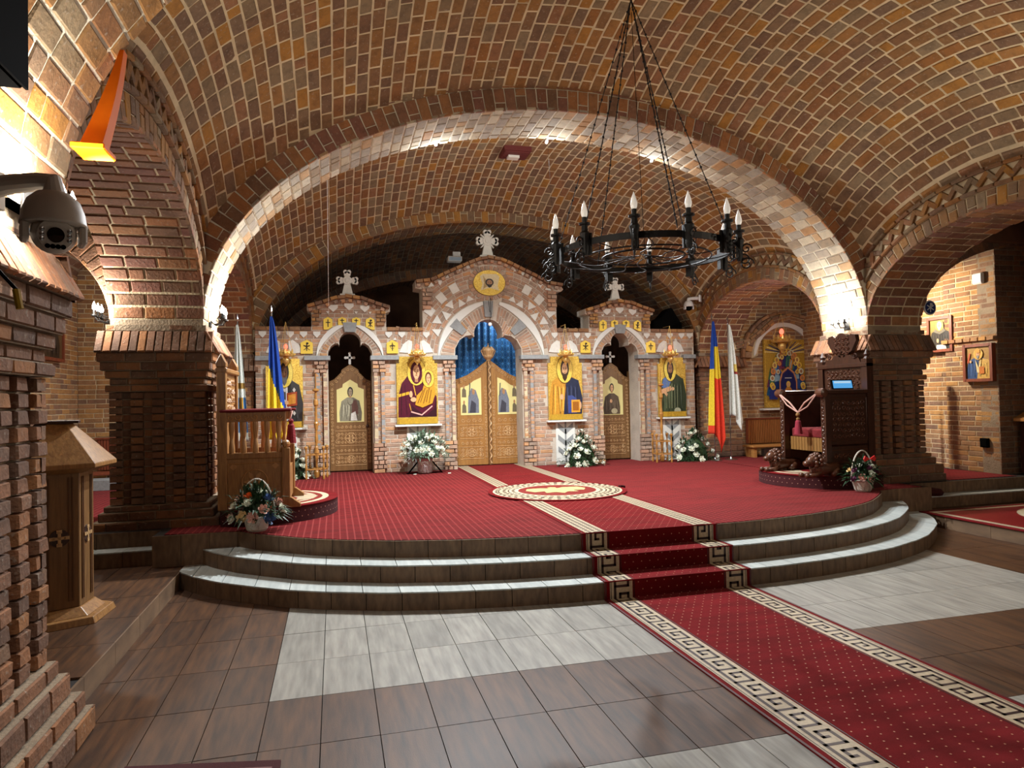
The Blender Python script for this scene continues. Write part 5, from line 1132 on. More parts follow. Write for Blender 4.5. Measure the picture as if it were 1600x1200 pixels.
# ---------------------------------------------------------------- benches and radiator covers
def bench(x0, x1, lab, yb=12.36, panel=PINE, slats=True, lab2='', zt=1.22, pb=.68):
    o = thing('bench', lab, 'bench', ((x0+x1)/2, 12.02, PLAT)); h = (x1-x0)/2
    BX('seat', PINE if slats else REDWOOD, o, -h, h, -.18, .18, .20, .24, bevel=.006)
    for s in (-1, 1): BX('leg', PINE if slats else REDWOOD, o, s*(h-.08)-.03, s*(h-.08)+.03, -.14, .14, 0, .20)
    r = thing('radiator_cover', lab2, 'radiator cover', ((x0+x1)/2+.1, yb, PLAT+.05)); n = round((x1-x0-.2)/.042)
    BX('back_board', REDWOOD, r, -h+.1, h-.1, -.04, .02, .2, zt-PLAT-.08); BX('top_rail', REDWOOD, r, -h+.08, h-.08, -.07, .02, zt-PLAT-.08, zt-PLAT-.05)
    for i in range(n): a = -h+.12+i*(2*h-.24)/n; BX('slat', panel, r, a, a+(2*h-.24)/n*.7, -.055, -.04, .2, zt-PLAT-.09)
    BX('plinth_stone', GREY_STONE, r, -h+.3, h-.1, -.3, -.2, -.05, .1) if slats else None
bench(7.95, 10.0, 'low pine bench under the tall mosaic in the right aisle', panel=SLATW, lab2='brown slatted radiator cover behind the pine bench')
bench(-3.9, -2.05, 'reddish bench against the end wall of the left aisle', panel=REDWOOD, slats=False, lab2='reddish slatted radiator cover in the left aisle')
o = tag(BX('stone_block', GREY_STONE, None, -3.9, -2.0, 11.5, 11.8, PLAT, .62, bevel=.01), 'grey stone kerb block in the left aisle', 'block')
o = tag(MB().box(XR+PW+.93, XR+PW+1.02, 9.0, 9.05, PLAT+.005, 2.25).build('lit_edge_strip', ORANGE), 'narrow orange edge of a board behind the right pillar', 'board')  # orange strip colours in the lit edge beside the pillar
# ---------------------------------------------------------------- chandelier
def chandelier(cx, cy, cz):
    o = thing('iron_chandelier', 'big black wrought-iron ring chandelier with white candle bulbs, unlit, on long chains', 'chandelier', (cx, cy, cz)); R = .80
    b = MB(); b.lathe([(R-.01, -.028), (R+.008, -.028), (R+.008, .028), (R-.01, .028), (R-.01, -.028)], n=64, cap=False); b.build('outer_rim', IRON, o)
    b = MB(); b.tube([(.38*math.cos(a), .38*math.sin(a), -.03) for a in np.linspace(0, 2*PI, 32)[:-1]], .010, 6, closed=True)
    b.tube([(.62*math.cos(a), .62*math.sin(a), -.05) for a in np.linspace(0, 2*PI, 40)[:-1]], .008, 6, closed=True); b.build('inner_rim', IRON, o)
    for k in range(12):
        a = k*PI/6+.13; b = MB(); P = []
        for i in range(14): q = i/13; r = .08+q*(R-.08); w_ = .05*math.sin(q*PI*3); P.append((r*math.cos(a)-w_*math.sin(a), r*math.sin(a)+w_*math.cos(a), -.03-.05*math.sin(q*PI)))
        b.tube(P, .005, 5); b.build('twisted_spoke', IRON, o)
    for k in range(12):
        a = k*PI/6; ca, sa = math.cos(a), math.sin(a)
        r = R+.06; b = MB(); b.lathe([(.018, -.13), (.03, -.09), (.03, .0), (.045, .06), (.03, .08), (.026, .13), (.05, .135), (.05, .15), (.02, .15), (.022, .20)], (r*ca, r*sa, 0), 10)
        b.box(-.03, .03, -.012, .012, -.12, .07, T=Matrix.Translation((r*ca-.05*ca, r*sa-.05*sa, 0))@Matrix.Rotation(a+PI/2, 4, 'Z'))
        h = b.build('candle_holder', IRON, o); b = MB()
        for s, zc, rr_ in ((1, -.16, .065), (1, -.02, .05), (-1, -.12, .06)):
            P = []
            for i in range(16):
                t = i/15*2.6*PI; q = rr_*(1-i/15*.8); P.append(((r+.06+s*q*math.cos(t)+(0 if s > 0 else -.02))*ca, (r+.06+s*q*math.cos(t)+(0 if s > 0 else -.02))*sa, zc+q*math.sin(t)))
            b.tube(P, .007, 5, cap=False)
        b.build('scroll', IRON, h)
        MB().lathe([(.014, .19), (.026, .215), (.030, .245), (.021, .285), (.008, .325), (.001, .345)], (r*ca, r*sa, 0), 10).build('candle_bulb', BULB_DIM, h, smooth=True)
    top = Vector((-.06, .0, 2.42))
    for k, a in enumerate((math.radians(205), math.radians(165), math.radians(100), math.radians(28), math.radians(-30), math.radians(265))):
        p0 = Vector((R*math.cos(a), R*math.sin(a), .05)); b = MB(); n = 20
        for i in range(n):
            u, v = p0.lerp(top, i/n), p0.lerp(top, (i+1)/n); b.tube([u, v], .0045, 5, cap=False); b.ball(tuple(v), .012, 6)
            mid = (u+v)/2; off = Vector((-math.sin(a), math.cos(a), 0))*.008; b.tube([u, mid+off, v], .003, 4, cap=False)
        b.build('chain', IRON, o)
    MB().tube([tuple(top), (top.x, top.y, 2.86)], .01, 6).build('hanging_rod', IRON, o)
    b = MB(); b.tube([(top.x, top.y, 2.3), (.02, 0, -.05)], .003, 5); b.build('electric_cord', BLACK, o)
chandelier(2.83, 5.88, 3.04)
# ---------------------------------------------------------------- sconces
def sconce(x, y, z, g, lab, ax='x'):
    o = thing('wall_sconce', lab, 'wall lamp', (x, y, z), {('x', 1): 0, ('x', -1): PI, ('y', -1): -PI/2}[(ax, g)])
    b = MB(); b.box(0, .015, -.06, .06, -.12, .12); b.build('back_plate', IRON, o, bevel=.004)
    for s in (-1, 0, 1):
        b = MB(); P = [(.01, 0, -.05), (.06, s*.05, -.09), (.12, s*.10, -.08), (.15, s*.12, -.03)]; b.tube(P, .008, 6)
        b.tube([(.08+.03*(1-i/12)*math.cos(i*.6), s*.07, -.04+.03*(1-i/12)*math.sin(i*.6)) for i in range(12)], .004, 4)
        b.lathe([(.012, -.04), (.03, -.03), (.03, -.02), (.014, -.02), (.014, .03)], (.15, s*.12, 0), 10); a_ = b.build('arm', IRON, o)
        MB().lathe([(.010, .03), (.018, .045), (.02, .065), (.012, .09), (.001, .12)], (.15, s*.12, 0), 10).build('candle_bulb', BULB, a_, smooth=True)
    return o
sconce(XL-PW-.02, 8.15, 2.70, -1, 'lit wall lamp on the aisle side of the left pillar')
sconce(XL-.01, 8.30, 2.70, 1, 'lit wall lamp on the inner side of the left pillar, under the wide arch')
sconce(XR+.01, 8.30, 2.72, -1, 'lit wall lamp above the dark throne, under the wide arch')
sconce(XL-.01, 3.55, 2.62, 1, 'lit wall lamp right behind the big camera, near the left edge')
# spots on the wide arch
for i, (x, z) in enumerate(((1.34, 5.07), (2.87, 5.22), (4.44, 5.07))):
    o = thing('ceiling_spot', ['left', 'middle', 'right'][i]+' one of the three tiny white spots on the back edge of the wide arch', 'spotlight', (x, 8.84, z))
    b = MB(); b.tube([(0, 0, .08), (0, .03, .0)], .012, 6); b.build('stem', WHITEP, o); b = MB(); b.tube([(0, .0, .03), (0, .04, .01)], [.018, .026], 12); b.build('lamp_head', WHITEP, o); MB().ball((0, .042, .005), .02, 8).build('lamp_glass', BULB, o)
VENTR = mat('vent_red', '#5a1c18', .6); o = thing('ceiling_vent', 'reddish grille with a pale box on the vaulted ceiling over the platform', 'vent', (2.86, 10.5, 5.64))
BX('frame', VENTR, o, -.22, .22, -.2, .2, -.02, .10)
for k in range(6): BX('slat', VENTR, o, -.20, .20, -.17+.06*k, -.14+.06*k, -.04, -.02)
BX('pale_box', GREYP, o, -.12, .06, -.05, .08, -.08, -.04)
o = thing('lamp_fixture', 'pale blue-grey floodlight on the dark arch behind the altar screen', 'floodlight', (2.37, 13.4, 4.50)); BX('housing', GREYP, o, -.16, .12, -.1, .1, -.04, .06, bevel=.01); BX('bracket', WHITEP, o, -.05, .1, -.03, .03, .06, .16); BX('glass', mat('pale_glass', '#8fa3b4', .3), o, -.14, .10, -.105, -.10, -.03, .04)
# ---------------------------------------------------------------- security cameras
def domecam(loc, rz, k, lab, body_m, dark):
    o = thing('security_camera', lab, 'camera', loc, rz); T = Matrix.Scale(k, 4)
    b = MB(); b.tube([T@Vector(p) for p in ((-.30, .0, .17), (-.20, 0, .185), (-.08, 0, .19), (0, 0, .185), (0, 0, .13))], [.05*k, .045*k, .042*k, .042*k, .05*k], 14); b.box(-.33*k, -.29*k, -.07*k, .07*k, .08*k, .26*k); b.build('wall_arm', body_m, o, smooth=False, bevel=.003)
    b = MB(); b.lathe([(r*k, z*k) for r, z in ((.03, .14), (.07, .13), (.105, .095), (.125, .04), (.130, .0), (.134, -.01), (.134, -.018), (.12, -.02), (.05, -.02))], n=32); b.build('upper_housing', body_m, o, smooth=True)
    for s in (-1, 1):
        b = MB(); b.box(-.055*k, .055*k, s*.112*k-.016*k, s*.112*k+.016*k, -.10*k, -.018*k, T=Matrix.Rotation(math.radians(-48), 4, 'Z')); b.build('yoke_arm', body_m, o, bevel=.008*k)
    if dark: b = MB(); b.ball((0, 0, -.05*k), .085*k, 16); b.build('dark_lens_ball', BLACK, o, smooth=True); return o
    R_ = Matrix.Translation((0, 0, -.055*k))@Matrix.Rotation(math.radians(-48), 4, 'Z')@Matrix.Rotation(math.radians(14), 4, 'Y')
    b = MB(); b.lathe([(.001, -.09*k)]+[(.092*k*math.sin(PI*i/12), -.092*k*math.cos(PI*i/12)) for i in range(1, 12)]+[(.001, .09*k)], n=24, T=R_); ball_ = b.build('camera_ball', body_m, o, smooth=True)
    F_ = R_@Matrix.Translation((.075*k, 0, 0))@Matrix.Rotation(PI/2, 4, 'Y')
    b = MB(); b.lathe([(.075*k, -.02*k), (.07*k, .01*k), (.05*k, .014*k), (.001, .014*k)], n=24, T=F_); fp = b.build('face_plate', body_m, o)
    b = MB(); b.lathe([(.034*k, .012*k), (.034*k, .02*k), (.030*k, .02*k), (.001, .018*k)], n=20, T=F_); b.build('lens', mat('lens_glass', '#050506', .05, coat=1) if 'lens_glass' not in bpy.data.materials else bpy.data.materials['lens_glass'], fp)
    for s in (-1, 1):
        for j in (-1, 0, 1):
            b = MB(); b.lathe([(.010*k, .012*k), (.010*k, .017*k), (.001, .019*k)], n=10, T=F_@Matrix.Translation((j*.021*k, s*.052*k, 0))); b.build('infrared_light', CHROME, fp)
    for j in range(4): b = MB(); b.lathe([(.011*k, .010*k), (.011*k, .016*k), (.001, .017*k)], n=10, T=F_@Matrix.Translation((.052*k, (-.03+.02*j)*k, 0))); b.build('infrared_light', BLACK, fp)
    return o
p = at(84, 347, 2.35)
domecam(tuple(p), math.radians(-18), .66, 'large grey dome security camera on a wall arm at the upper left', GREYP, False)
b = MB(); q = Vector(tuple(p)); b.tube([q+Vector((-.30, .1, .10)), q+Vector((-.28, .08, -.04)), q+Vector((-.18, .06, -.13)), q+Vector((-.12, .05, -.2))], .006, 6); o = tag(b.build('camera_cable', BLACK), 'black cable looping below the large security camera', 'cable')
MB().tube([q+Vector((-.12, .05, -.2)), q+Vector((-.11, .05, -.26))], .011, 8).build('yellow_plug', mat('yellow_plastic', '#c9a21c', .5), o)
p = at(1076, 478, 12.3); o = domecam(tuple(p), PI*.75, .75, 'small white dome camera with dark ball on the far right arch', WHITEP, True)
# ---------------------------------------------------------------- orange box, speaker, cords
P0, P1 = at(193, 82, 3.95), at(147, 232, 3.62); b = MB(); V = []
C_ = [tuple(np.array(P0)*(1-t)+np.array(P1)*t+np.array([.012*math.sin(t*PI), 0, .01*math.sin(t*PI)])) for t in np.linspace(0, 1, 7)]
for i, c in enumerate(C_):
    t = i/6; w_ = .010+.038*t; d = .03+.02*t; V += [(c[0]-w_, c[1]-d, c[2]), (c[0]+w_, c[1]-d, c[2]), (c[0]+w_, c[1]+d, c[2]), (c[0]-w_, c[1]+d, c[2])]
F = [(3, 2, 1, 0), (24, 25, 26, 27)]+[(4*i+k, 4*i+(k+1) % 4, 4*i+4+(k+1) % 4, 4*i+4+k) for i in range(6) for k in range(4)]
o = tag(MB().add(V, F).build('orange_box', ORANGE), 'long glossy orange box hanging from the left arch at the upper left', 'box'); c = C_[-1]
BX('end_cap', ORANGE, o, c[0]-.075, c[0]+.07, c[1]-.09, c[1]+.09, c[2]-.03, c[2], bevel=.006)
p = at(-8, 60, 2.3); o = tag(BX('loudspeaker', BLACK, None, p[0]-.30, p[0]+.04, p[1]-.12, p[1]+.10, p[2]-.105, p[2]+.5, bevel=.01), 'black loudspeaker cabinet cut off by the upper left corner', 'loudspeaker'); BX('side_trim', BLACK, o, p[0]+.04, p[0]+.048, p[1]-.125, p[1]+.10, p[2]-.105, p[2]+.5); BX('grille', BLACK, o, p[0]-.29, p[0]+.035, p[1]-.128, p[1]-.12, p[2]-.095, p[2]+.48)
def cord(pts, lab, r=.004, m_=WHITEP): return tag(MB().tube(pts, r, 5).build('hanging_cord', m_), lab, 'cord')
a, b_ = at(511, 262, 9.0), at(514, 492, 12.15); x, y = a[0], 12.15; cord([(a[0], 9.0, a[2]+.5), tuple(at(512.5, 395, 10.5)), tuple(at(513.5, 492, 12.0))], 'thin white cord hanging from the wide arch to the left gable')
cord([tuple(at(855, 214, 9.0)+np.array([0, 0, .42])), tuple(at(855, 214, 9.0)), tuple(at(863, 330, 9.2)), tuple(at(866, 440, 9.3))], 'very thin dark cord hanging from the wide arch beside the chandelier', .0015, BLACK)
# loudspeaker and cables on top of the screen
o = thing('stage_speaker', 'black speaker lying on top of the altar screen at its right end', 'loudspeaker', (6.45, 12.55, 3.035)); b = MB(); b.prism([(-.28, 0), (-.30, .16), (-.12, .24), (.05, .42), (.12, .44), (.34, .1), (.34, 0)], -.15, .15); b.build('cabinet', BLACK, o, bevel=.02); b = MB()
for k in range(4): b.tube([(.1+.05*k, -.16, .03), (.2+.06*k, -.2, .12+.02*k), (.42+.03*k, -.18, .02)], .006, 5)
b.build('loose_cables', BLACK, o)
# ---------------------------------------------------------------- vigil lamps
def vigil(x, y, z, lab, k=1.0, first=[None], chain=.55):
    o = thing('vigil_lamp', lab, 'hanging lamp', (x, y, z), group='brass vigil lamps in front of the icons')
    b = MB(); pr = [(.14, .0), (.15, .02), (.13, .03), (.10, .05), (.12, .06), (.11, .08), (.06, .10), (.03, .12)]; b.lathe([(r*k, q*k) for r, q in pr], n=20)
    for i in range(12):
        a = i*PI/6; b.ball((.145*k*math.cos(a), .145*k*math.sin(a), .035*k), .016*k, 6); b.prism([(-.018, .05), (.018, .05), (0, .12)], -.004, .004, M=lambda u, d, v, a=a: ((.115*k+d)*math.cos(a)-u*math.sin(a), (.115*k+d)*math.sin(a)+u*math.cos(a), v*k))
    b.build('brass_crown', BRASS, o)
    b = MB(); b.lathe([(r*k, q*k) for r, q in ((.001, -.17), (.012, -.16), (.02, -.13), (.05, -.10), (.06, -.06), (.05, -.02), (.03, 0))], n=14); b.build('oil_cup', BRASS, o)
    MB().lathe([(.012*k, .12*k), (.03*k, .14*k), (.034*k, .17*k), (.02*k, .2*k), (.001, .21*k)], n=12).build('lamp_glass', REDGLASS, o, smooth=True)
    for s in range(3):
        a = s*2*PI/3+.4; b = MB(); n = 12
        for i in range(n):
            p0 = Vector((.13*k*math.cos(a)*(1-i/n), .13*k*math.sin(a)*(1-i/n), .03*k+chain*i/n)); b.ball(tuple(p0), .006, 5)
        b.tube([(.13*k*math.cos(a), .13*k*math.sin(a), .03*k), (0, 0, .03*k+chain)], .003, 4); b.build('chain', BRASS, o)
    BX('ceiling_hook', BRASS, o, -.004, .004, -.004, (12.3-y if y < 12.3 else 12.4-y)+.02, .03*k+chain-.004, .03*k+chain+.004)
vigil(-.78, 12.05, 2.50, 'crown-shaped brass lamp in front of the chequered bishop mosaic')
vigil(1.42, 12.05, 2.50, 'crown-shaped brass lamp over the mother and child mosaic')
vigil(4.18, 12.05, 2.49, 'crown-shaped brass lamp over the navy-robed man mosaic')
vigil(6.32, 12.05, 2.48, 'crown-shaped brass lamp over the green-cloaked man mosaic')
vigil(8.86, 12.1, 2.75, 'large crown-shaped brass lamp over the tall mosaic in the right aisle', 1.35)
o = tag(MB().tube([(2.79, 12.15, 3.55), (2.77, 12.15, 3.1)], .005, 5).build('bell_cord', BLACK), 'black looped cord with a small white bulb over the royal doors', 'cord'); MB().ball((2.77, 12.15, 3.08), .035, 10).build('small_bulb', BULB_DIM, o)
MB().tube([(2.77, 12.15, 3.3), (2.75, 12.15, 3.5), (2.79, 12.15, 3.56), (2.82, 12.15, 3.5), (2.79, 12.15, 3.2)], .004, 5).build('loop', BLACK, o)
# ---------------------------------------------------------------- flags
def flag(x, y, ztop, lab, cols, W0, W1, H_, lean=.0, seed=1, bottom=None, pole_h=None, stuff=None, s2=0):
    o = thing('flag_on_pole', lab, 'flag', (x, y, PLAT)); hp = ztop-PLAT
    b = MB(); b.tube([(0, 0, .02), (0, 0, hp)], .012, 8); b.lathe([(.001, hp), (.02, hp+.01), (.012, hp+.03), (.022, hp+.06), (.015, hp+.10), (.001, hp+.15)], n=8); b.build('pole', CHROME, o)
    MB().lathe([(.13, 0), (.13, .012), (.03, .03), (.02, .06)], n=20).build('pole_base', CHROME, o)
    nu, nv = 36, 40; V = []; rnd = random.Random(seed); ph = rnd.random()*6
    for j in range(nv+1):
        t = j/nv; z = hp-.03-H_*t; wl = W0*t**.7+.015; wr = W1*t**.7+.015
        for i in range(nu+1):
            u = i/nu; X_ = -wl+(wl+wr)*u; yy = -.05-.05*t**.5*math.sin(u*PI*5+ph+t*1.2)-.02*math.sin(u*14+ph)*t; zz = z
            if bottom: zz = z-bottom(u)*t**3
            V.append((X_+lean*t, yy, zz))
    F = []; C = []
    for j in range(nv):
        for i in range(nu):
            a = j*(nu+1)+i; F.append((a, a+1, a+nu+2, a+nu+1)); C.append(cols((i+.5)/nu, (j+.5)/nv))
    mb = MB(); mb.v = V; mb.f = F; mb.c = C; c = mb.build('cloth', CLOTHCOL, o, smooth=True); md = c.modifiers.new('s', 'SOLIDIFY'); md.thickness = .003
    return o
BLU, YEL, RED = lin('#0f3f96'), lin('#dcc02a'), lin('#cf3417'); WHT, GLD = lin('#d9dfd8'), lin('#b98c34')
def rocol(b0, b1, s1, r0, s2):
    def f(u, v): return BLU if v < b0+s1*u else (YEL if v < r0+s2*u else RED)
    return f
p = at(424, 492, 11.45); flag(p[0], 11.45, p[2], 'blue, yellow and red flag hanging behind the carved stall on the left', rocol(.40, 0, .38, 1.0, 0.5), .06, .22, 1.95, seed=3)
p = at(1112, 500, 11.7); flag(p[0], 11.7, p[2], 'blue, yellow and red flag beside the right end of the altar screen', lambda u, v: BLU if v < (.42 if u < .5 else .23) else (YEL if v < .93-.42*(u > .42)+(.0) else RED), .12, .17, 2.15, seed=5, bottom=lambda u: .38*math.exp(-((u-.75)/.2)**2))
def wcol(u, v):
    if .50 < v < .53 and u > .45: return lin('#8e2b2a')
    if .42 < v < .50 and u > .6: return lin('#d3bd62')
    if abs(v-.40) < .01 and u > .7: return lin('#2c2a28')
    return WHT
p = at(1136, 505, 11.7); flag(p[0]+.02, 11.72, p[2], 'white flag with a small red and gold emblem on the right', wcol, .03, .25, 1.75, seed=8, bottom=lambda u: .3*math.exp(-((u-.8)/.25)**2))
def wcol2(u, v):
    if v > .62 and v < .92: return lin('#3f7fb4') if abs(u-.6) > .18 else GLD
    if abs(v-.52) < .02: return lin('#9a7a3c')
    return WHT
p = at(371, 505, 11.6); flag(p[0], 11.6, p[2], 'white flag with blue and gold lower part behind the left stall', wcol2, .06, .14, 1.85, seed=11)
# ---------------------------------------------------------------- wooden candle stands
def stand(x, y, lab):
    o = thing('candle_stand', lab, 'candle stand', (x, y, PLAT)); pr = []
    for i in range(61):
        z = i/60*1.42; r = .024+.008*math.sin(z*22)+(.014 if int(z*10) % 4 == 0 else 0)-.005*z; pr.append((max(.018, r), z+.02))
    MB().lathe(pr, n=12).build('turned_post', HONEY, o, smooth=False); MB().lathe([(.02, 1.44), (.055, 1.46), (.055, 1.48), (.02, 1.5), (.008, 1.5), (.008, 1.75)], n=12).build('candle_cup', HONEY, o)
    for k in range(4):
        a = k*PI/2+.6; q = .20; b = MB(); b.lathe([(.015+.006*math.sin(z*40), z) for z in np.linspace(0, .5, 22)], (q*math.cos(a), q*math.sin(a), 0), 8); b.ball((q*math.cos(a), q*math.sin(a), .52), .03, 8); b.build('leg', HONEY, o)
    for z in (.16, .40):
        b = MB(); P = [(.20*math.cos(k*PI/2+.6), .20*math.sin(k*PI/2+.6), z) for k in range(4)]; b.tube(P, .012, 6, closed=True); b.tube([P[0], (0, 0, z), P[2]], .010, 6); b.build('rail', HONEY, o)
stand(-.30, 11.85, 'turned honey-wood candle stand left of the first side door'); stand(6.02, 11.9, 'turned honey-wood candle stand right of the second side door')
# ---------------------------------------------------------------- flowers
def rose(b, p, r, d, seed):
    rnd = random.Random(seed); d = Vector(d).normalized(); u = d.orthogonal().normalized(); v = d.cross(u); p = Vector(p)
    for ring, (n, o_, h, tl) in enumerate(((3, .15, .55, .1), (5, .42, .4, .35), (6, .72, .15, .75))):
        for k in range(n):
            a = 2*PI*k/n+ring*.5+rnd.random()*.3; e = u*math.cos(a)+v*math.sin(a); f = -u*math.sin(a)+v*math.cos(a)
            P = [p+e*r*o_*.3-d*r*.2, p+e*r*o_+f*r*.38+d*r*h*.6, p+e*r*(o_+tl*.35)+f*r*.25+d*r*(h+.25), p+e*r*(o_+tl*.45)+d*r*(h+.3), p+e*r*(o_+tl*.35)-f*r*.25+d*r*(h+.25), p+e*r*o_-f*r*.38+d*r*h*.6]
            b.add(P, [(0, 1, 2, 3), (0, 3, 4, 5)])
    b.ball(tuple(p+d*r*.1), r*.55, 8)
def leafq(b, p, d, L, w_):
    d = Vector(d).normalized(); s = d.cross(Vector((0, 0, 1))); s = (s if s.length > .1 else Vector((1, 0, 0))).normalized()*w_; p = Vector(p); dn = Vector((0, 0, -L*.25))
    m_ = p+d*L*.5+Vector((0, 0, L*.08)); b.add([p, m_+s, p+d*L+dn, m_-s, m_-Vector((0, 0, w_*.3))], [(0, 1, 4), (1, 2, 4), (2, 3, 4), (3, 0, 4)])
def bouquet(loc, lab, W_, D_, H_, vase, flowers, seed, z0=.0, leaf=LEAF, nleaf=260, cat='flower arrangement', rf=.05, peak=1.0, cone=False, leafL=.16):
    o = thing('flower_arrangement', lab, cat, loc); rnd = random.Random(seed); b = MB()
    def surf(a, e, q=1):
        rr_ = (1-e**1.3) if cone else math.cos(e*PI/2); return (W_*rr_*math.cos(a)*q, D_*rr_*math.sin(a)*q, z0+H_*(e if cone else math.sin(e*PI/2))*q)
    for i in range(nleaf):
        a = rnd.random()*2*PI; e = rnd.random()**1.2; q = rnd.uniform(.5, 1.0); p = surf(a, e, q); d = (math.cos(a)*(1-e)+rnd.uniform(-.4, .4), math.sin(a)*(1-e)+rnd.uniform(-.4, .4), e+rnd.uniform(-.2, .5)); leafq(b, p, d, leafL*rnd.uniform(.6, 1.3), rnd.uniform(.008, .022))
    b.lathe([(.6*W_*math.cos(t), z0+.75*H_*math.sin(t)) for t in np.linspace(0, PI/2-.05, 6)], n=12, T=Matrix.Diagonal((1, D_/W_, 1, 1))); b.build('foliage', leaf, o, kind='stuff')
    pts = []; tries = 0
    tot = sum(n for _, n, _ in flowers); lst = [m_ for m_, n, _ in flowers for _ in range(n)]; nm = [s for _, n, s in flowers for _ in range(n)]
    while len(pts) < tot and tries < 4000:
        tries += 1; a = rnd.uniform(PI*1.0, PI*2.0) if rnd.random() < .85 else rnd.random()*PI; e = rnd.random()**.9; p = Vector(surf(a, e, 1.0))
        if all((p-q).length > rf*1.55 for q, _ in pts) or tries > 3500: pts.append((p, Vector((math.cos(a)*(1-e), math.sin(a)*(1-e), e+.25))))
    for i, (p, d) in enumerate(pts): b = MB(); rose(b, p, rf*rnd.uniform(.85, 1.12), d, seed*100+i); b.build(nm[i], lst[i], o)
    if vase == 'silver': MB().lathe([(.10, 0), (.125, .02), (.135, .12), (.13, .22), (.15, .26), (.14, .27), (.001, .25)], n=24).build('silver_vase', SILVER, o)
    if vase == 'basket':
        MB().lathe([(.085, 0), (.10, .02), (.125, .12), (.14, .14), (.12, .15), (.001, .13)], n=20).build('basket', WICKER, o)
        b = MB(); P = [(.17*math.cos(t), 0, .13+.38*math.sin(t)) for t in np.linspace(0, PI, 20)]; b.tube(P, .009, 6); b.build('basket_handle', WICKER, o)
    return o
WR = [(PETAL, 14, 'white_rose')]
bouquet((-.66, 11.93, CZ), 'white roses in dark green fir beside the stall, left of the candle stand', .33, .2, .52, None, [(PETAL, 10, 'white_rose')], 21, cone=True, rf=.066)
o = bouquet((1.50, 11.86, CZ), 'tall round bouquet of white roses and lilies in a silver vase', .43, .28, .38, 'silver', [(PETAL, 34, 'white_rose')], 22, z0=.27, leaf=LEAF2, nleaf=420, rf=.052)
b = MB()
for s in (-1, 1): b.tube([(s*.30, -.02, 0), (s*.06, 0, .28)], .014, 5)
b.tube([(-.32, 0, .01), (.3, 0, .01)], .012, 5); b.build('black_stand', BLACK, o)
bouquet((4.40, 11.9, CZ), 'triangular arrangement of white roses under the navy-robed man mosaic', .44, .24, .62, None, [(PETAL, 20, 'white_rose')], 23, cone=True, nleaf=420, rf=.064)
bouquet((6.66, 11.85, CZ), 'wide arrangement of white roses near the right flags', .50, .24, .58, None, [(PETAL, 17, 'white_rose')], 24, cone=True, nleaf=420, rf=.066)
bouquet((-.76, 7.22, CZ), 'small basket of mixed pale flowers with an orange bloom at the platform edge, left', .25, .18, .24, 'basket', [(PETAL, 5, 'white_flower'), (PINK, 5, 'pink_rose'), (ORANGE_P, 2, 'orange_bloom'), (BLUE_P, 2, 'blue_flower'), (CREAM_P, 1, 'cream_rose')], 25, z0=.13, rf=.055, nleaf=320)
o = bouquet((6.44, 7.27, CZ), 'small basket of purple and white flowers with a red bow by the dark throne', .20, .15, .22, 'basket', [(PETAL, 4, 'white_flower'), (PURPLE, 6, 'purple_flower'), (PINK, 3, 'pink_rose'), (CREAM_P, 1, 'cream_rose')], 26, z0=.13, rf=.045, nleaf=260)
b = MB()
for s in (-1, 1): b.prism([(-.05, .42), (-.05+s*.07, .46), (-.05+s*.09, .42), (-.05+s*.07, .39)], -.19, -.175)
b.build('red_bow', mat('red_ribbon', '#c0201c', .5), o)
for x, y in ((1.86, 11.62), (1.28, 11.7)): tag(MB().prism([(x, y), (x+.05, y+.01), (x+.06, y+.04), (x+.01, y+.035)], CZ+.001, CZ+.012, M=fm).build('fallen_petal', PETAL), 'white fallen petal on the red carpet '+('right of' if x > 1.5 else 'left of')+' the silver vase', 'petal')
# ---------------------------------------------------------------- round podiums with the two stalls
def podium(cx, cy, r, lab, zs=.16):
    cl = lambda P: [(max(x, -1.15-cx) if cx < 0 else min(x, 6.97-cx), y) for x, y in P]; disc = lambda r, n=56: cl([(r*math.cos(2*PI*k/n), r*math.sin(2*PI*k/n)) for k in range(n)])
    o = tag(MB().prism(disc(r, 56), 0, zs, M=fm).build('round_podium', MAROON), lab, 'podium'); o.location = (cx, cy, PLAT+.006)
    MB().prism(disc(r+.008, 56), zs, zs+.008, M=fm).build('carpet_top', RUN_C, o)
    mb = MB()
    for i, (q, c) in enumerate(((r-.10, CREAM2), (r-.17, REDC), (r-.24, CREAM), (r-.30, REDC))): mb.flat(disc(q, 56), zs+.0087+.0006*i, M=fm, c=c)
    mb.flat([(.35, -.3), (.55, -.22), (.6, 0), (.5, .2), (.3, .1), (.38, -.1)] if cx < 0 else [(-.35, -.3), (-.6, -.2), (-.6, 0), (-.45, .2), (-.3, .1), (-.38, -.1)], zs+.0115, M=fm, c=CREAM); mb.build('woven_rings', PAINT, o)
    mb = MB()
    for k in range(70):
        for z, ph in ((.05, 0), (.105, .5)):
            a = 2*PI*(k+ph)/70
            if not -1.15 < cx+r*math.cos(a) < 6.97: continue
            u = np.array([-math.sin(a), math.cos(a)])*.005; c_ = np.array([math.cos(a), math.sin(a)])*(r+.001); mb.add([(c_[0]-u[0], c_[1]-u[1], z), (c_[0]+u[0], c_[1]+u[1], z), (c_[0]+u[0], c_[1]+u[1], z+.01), (c_[0]-u[0], c_[1]-u[1], z+.01)], [(0, 1, 2, 3)], lin('#b98a74'))
    mb.build('woven_dots', PAINT, o, kind='stuff'); return o
podium(-.80, 8.30, .82, 'round carpeted podium with cream rings under the carved stall on the left'); podium(6.62, 8.25, .83, 'round carpeted podium with white dots under the dark throne on the right')
PZ = PLAT+.006+.168
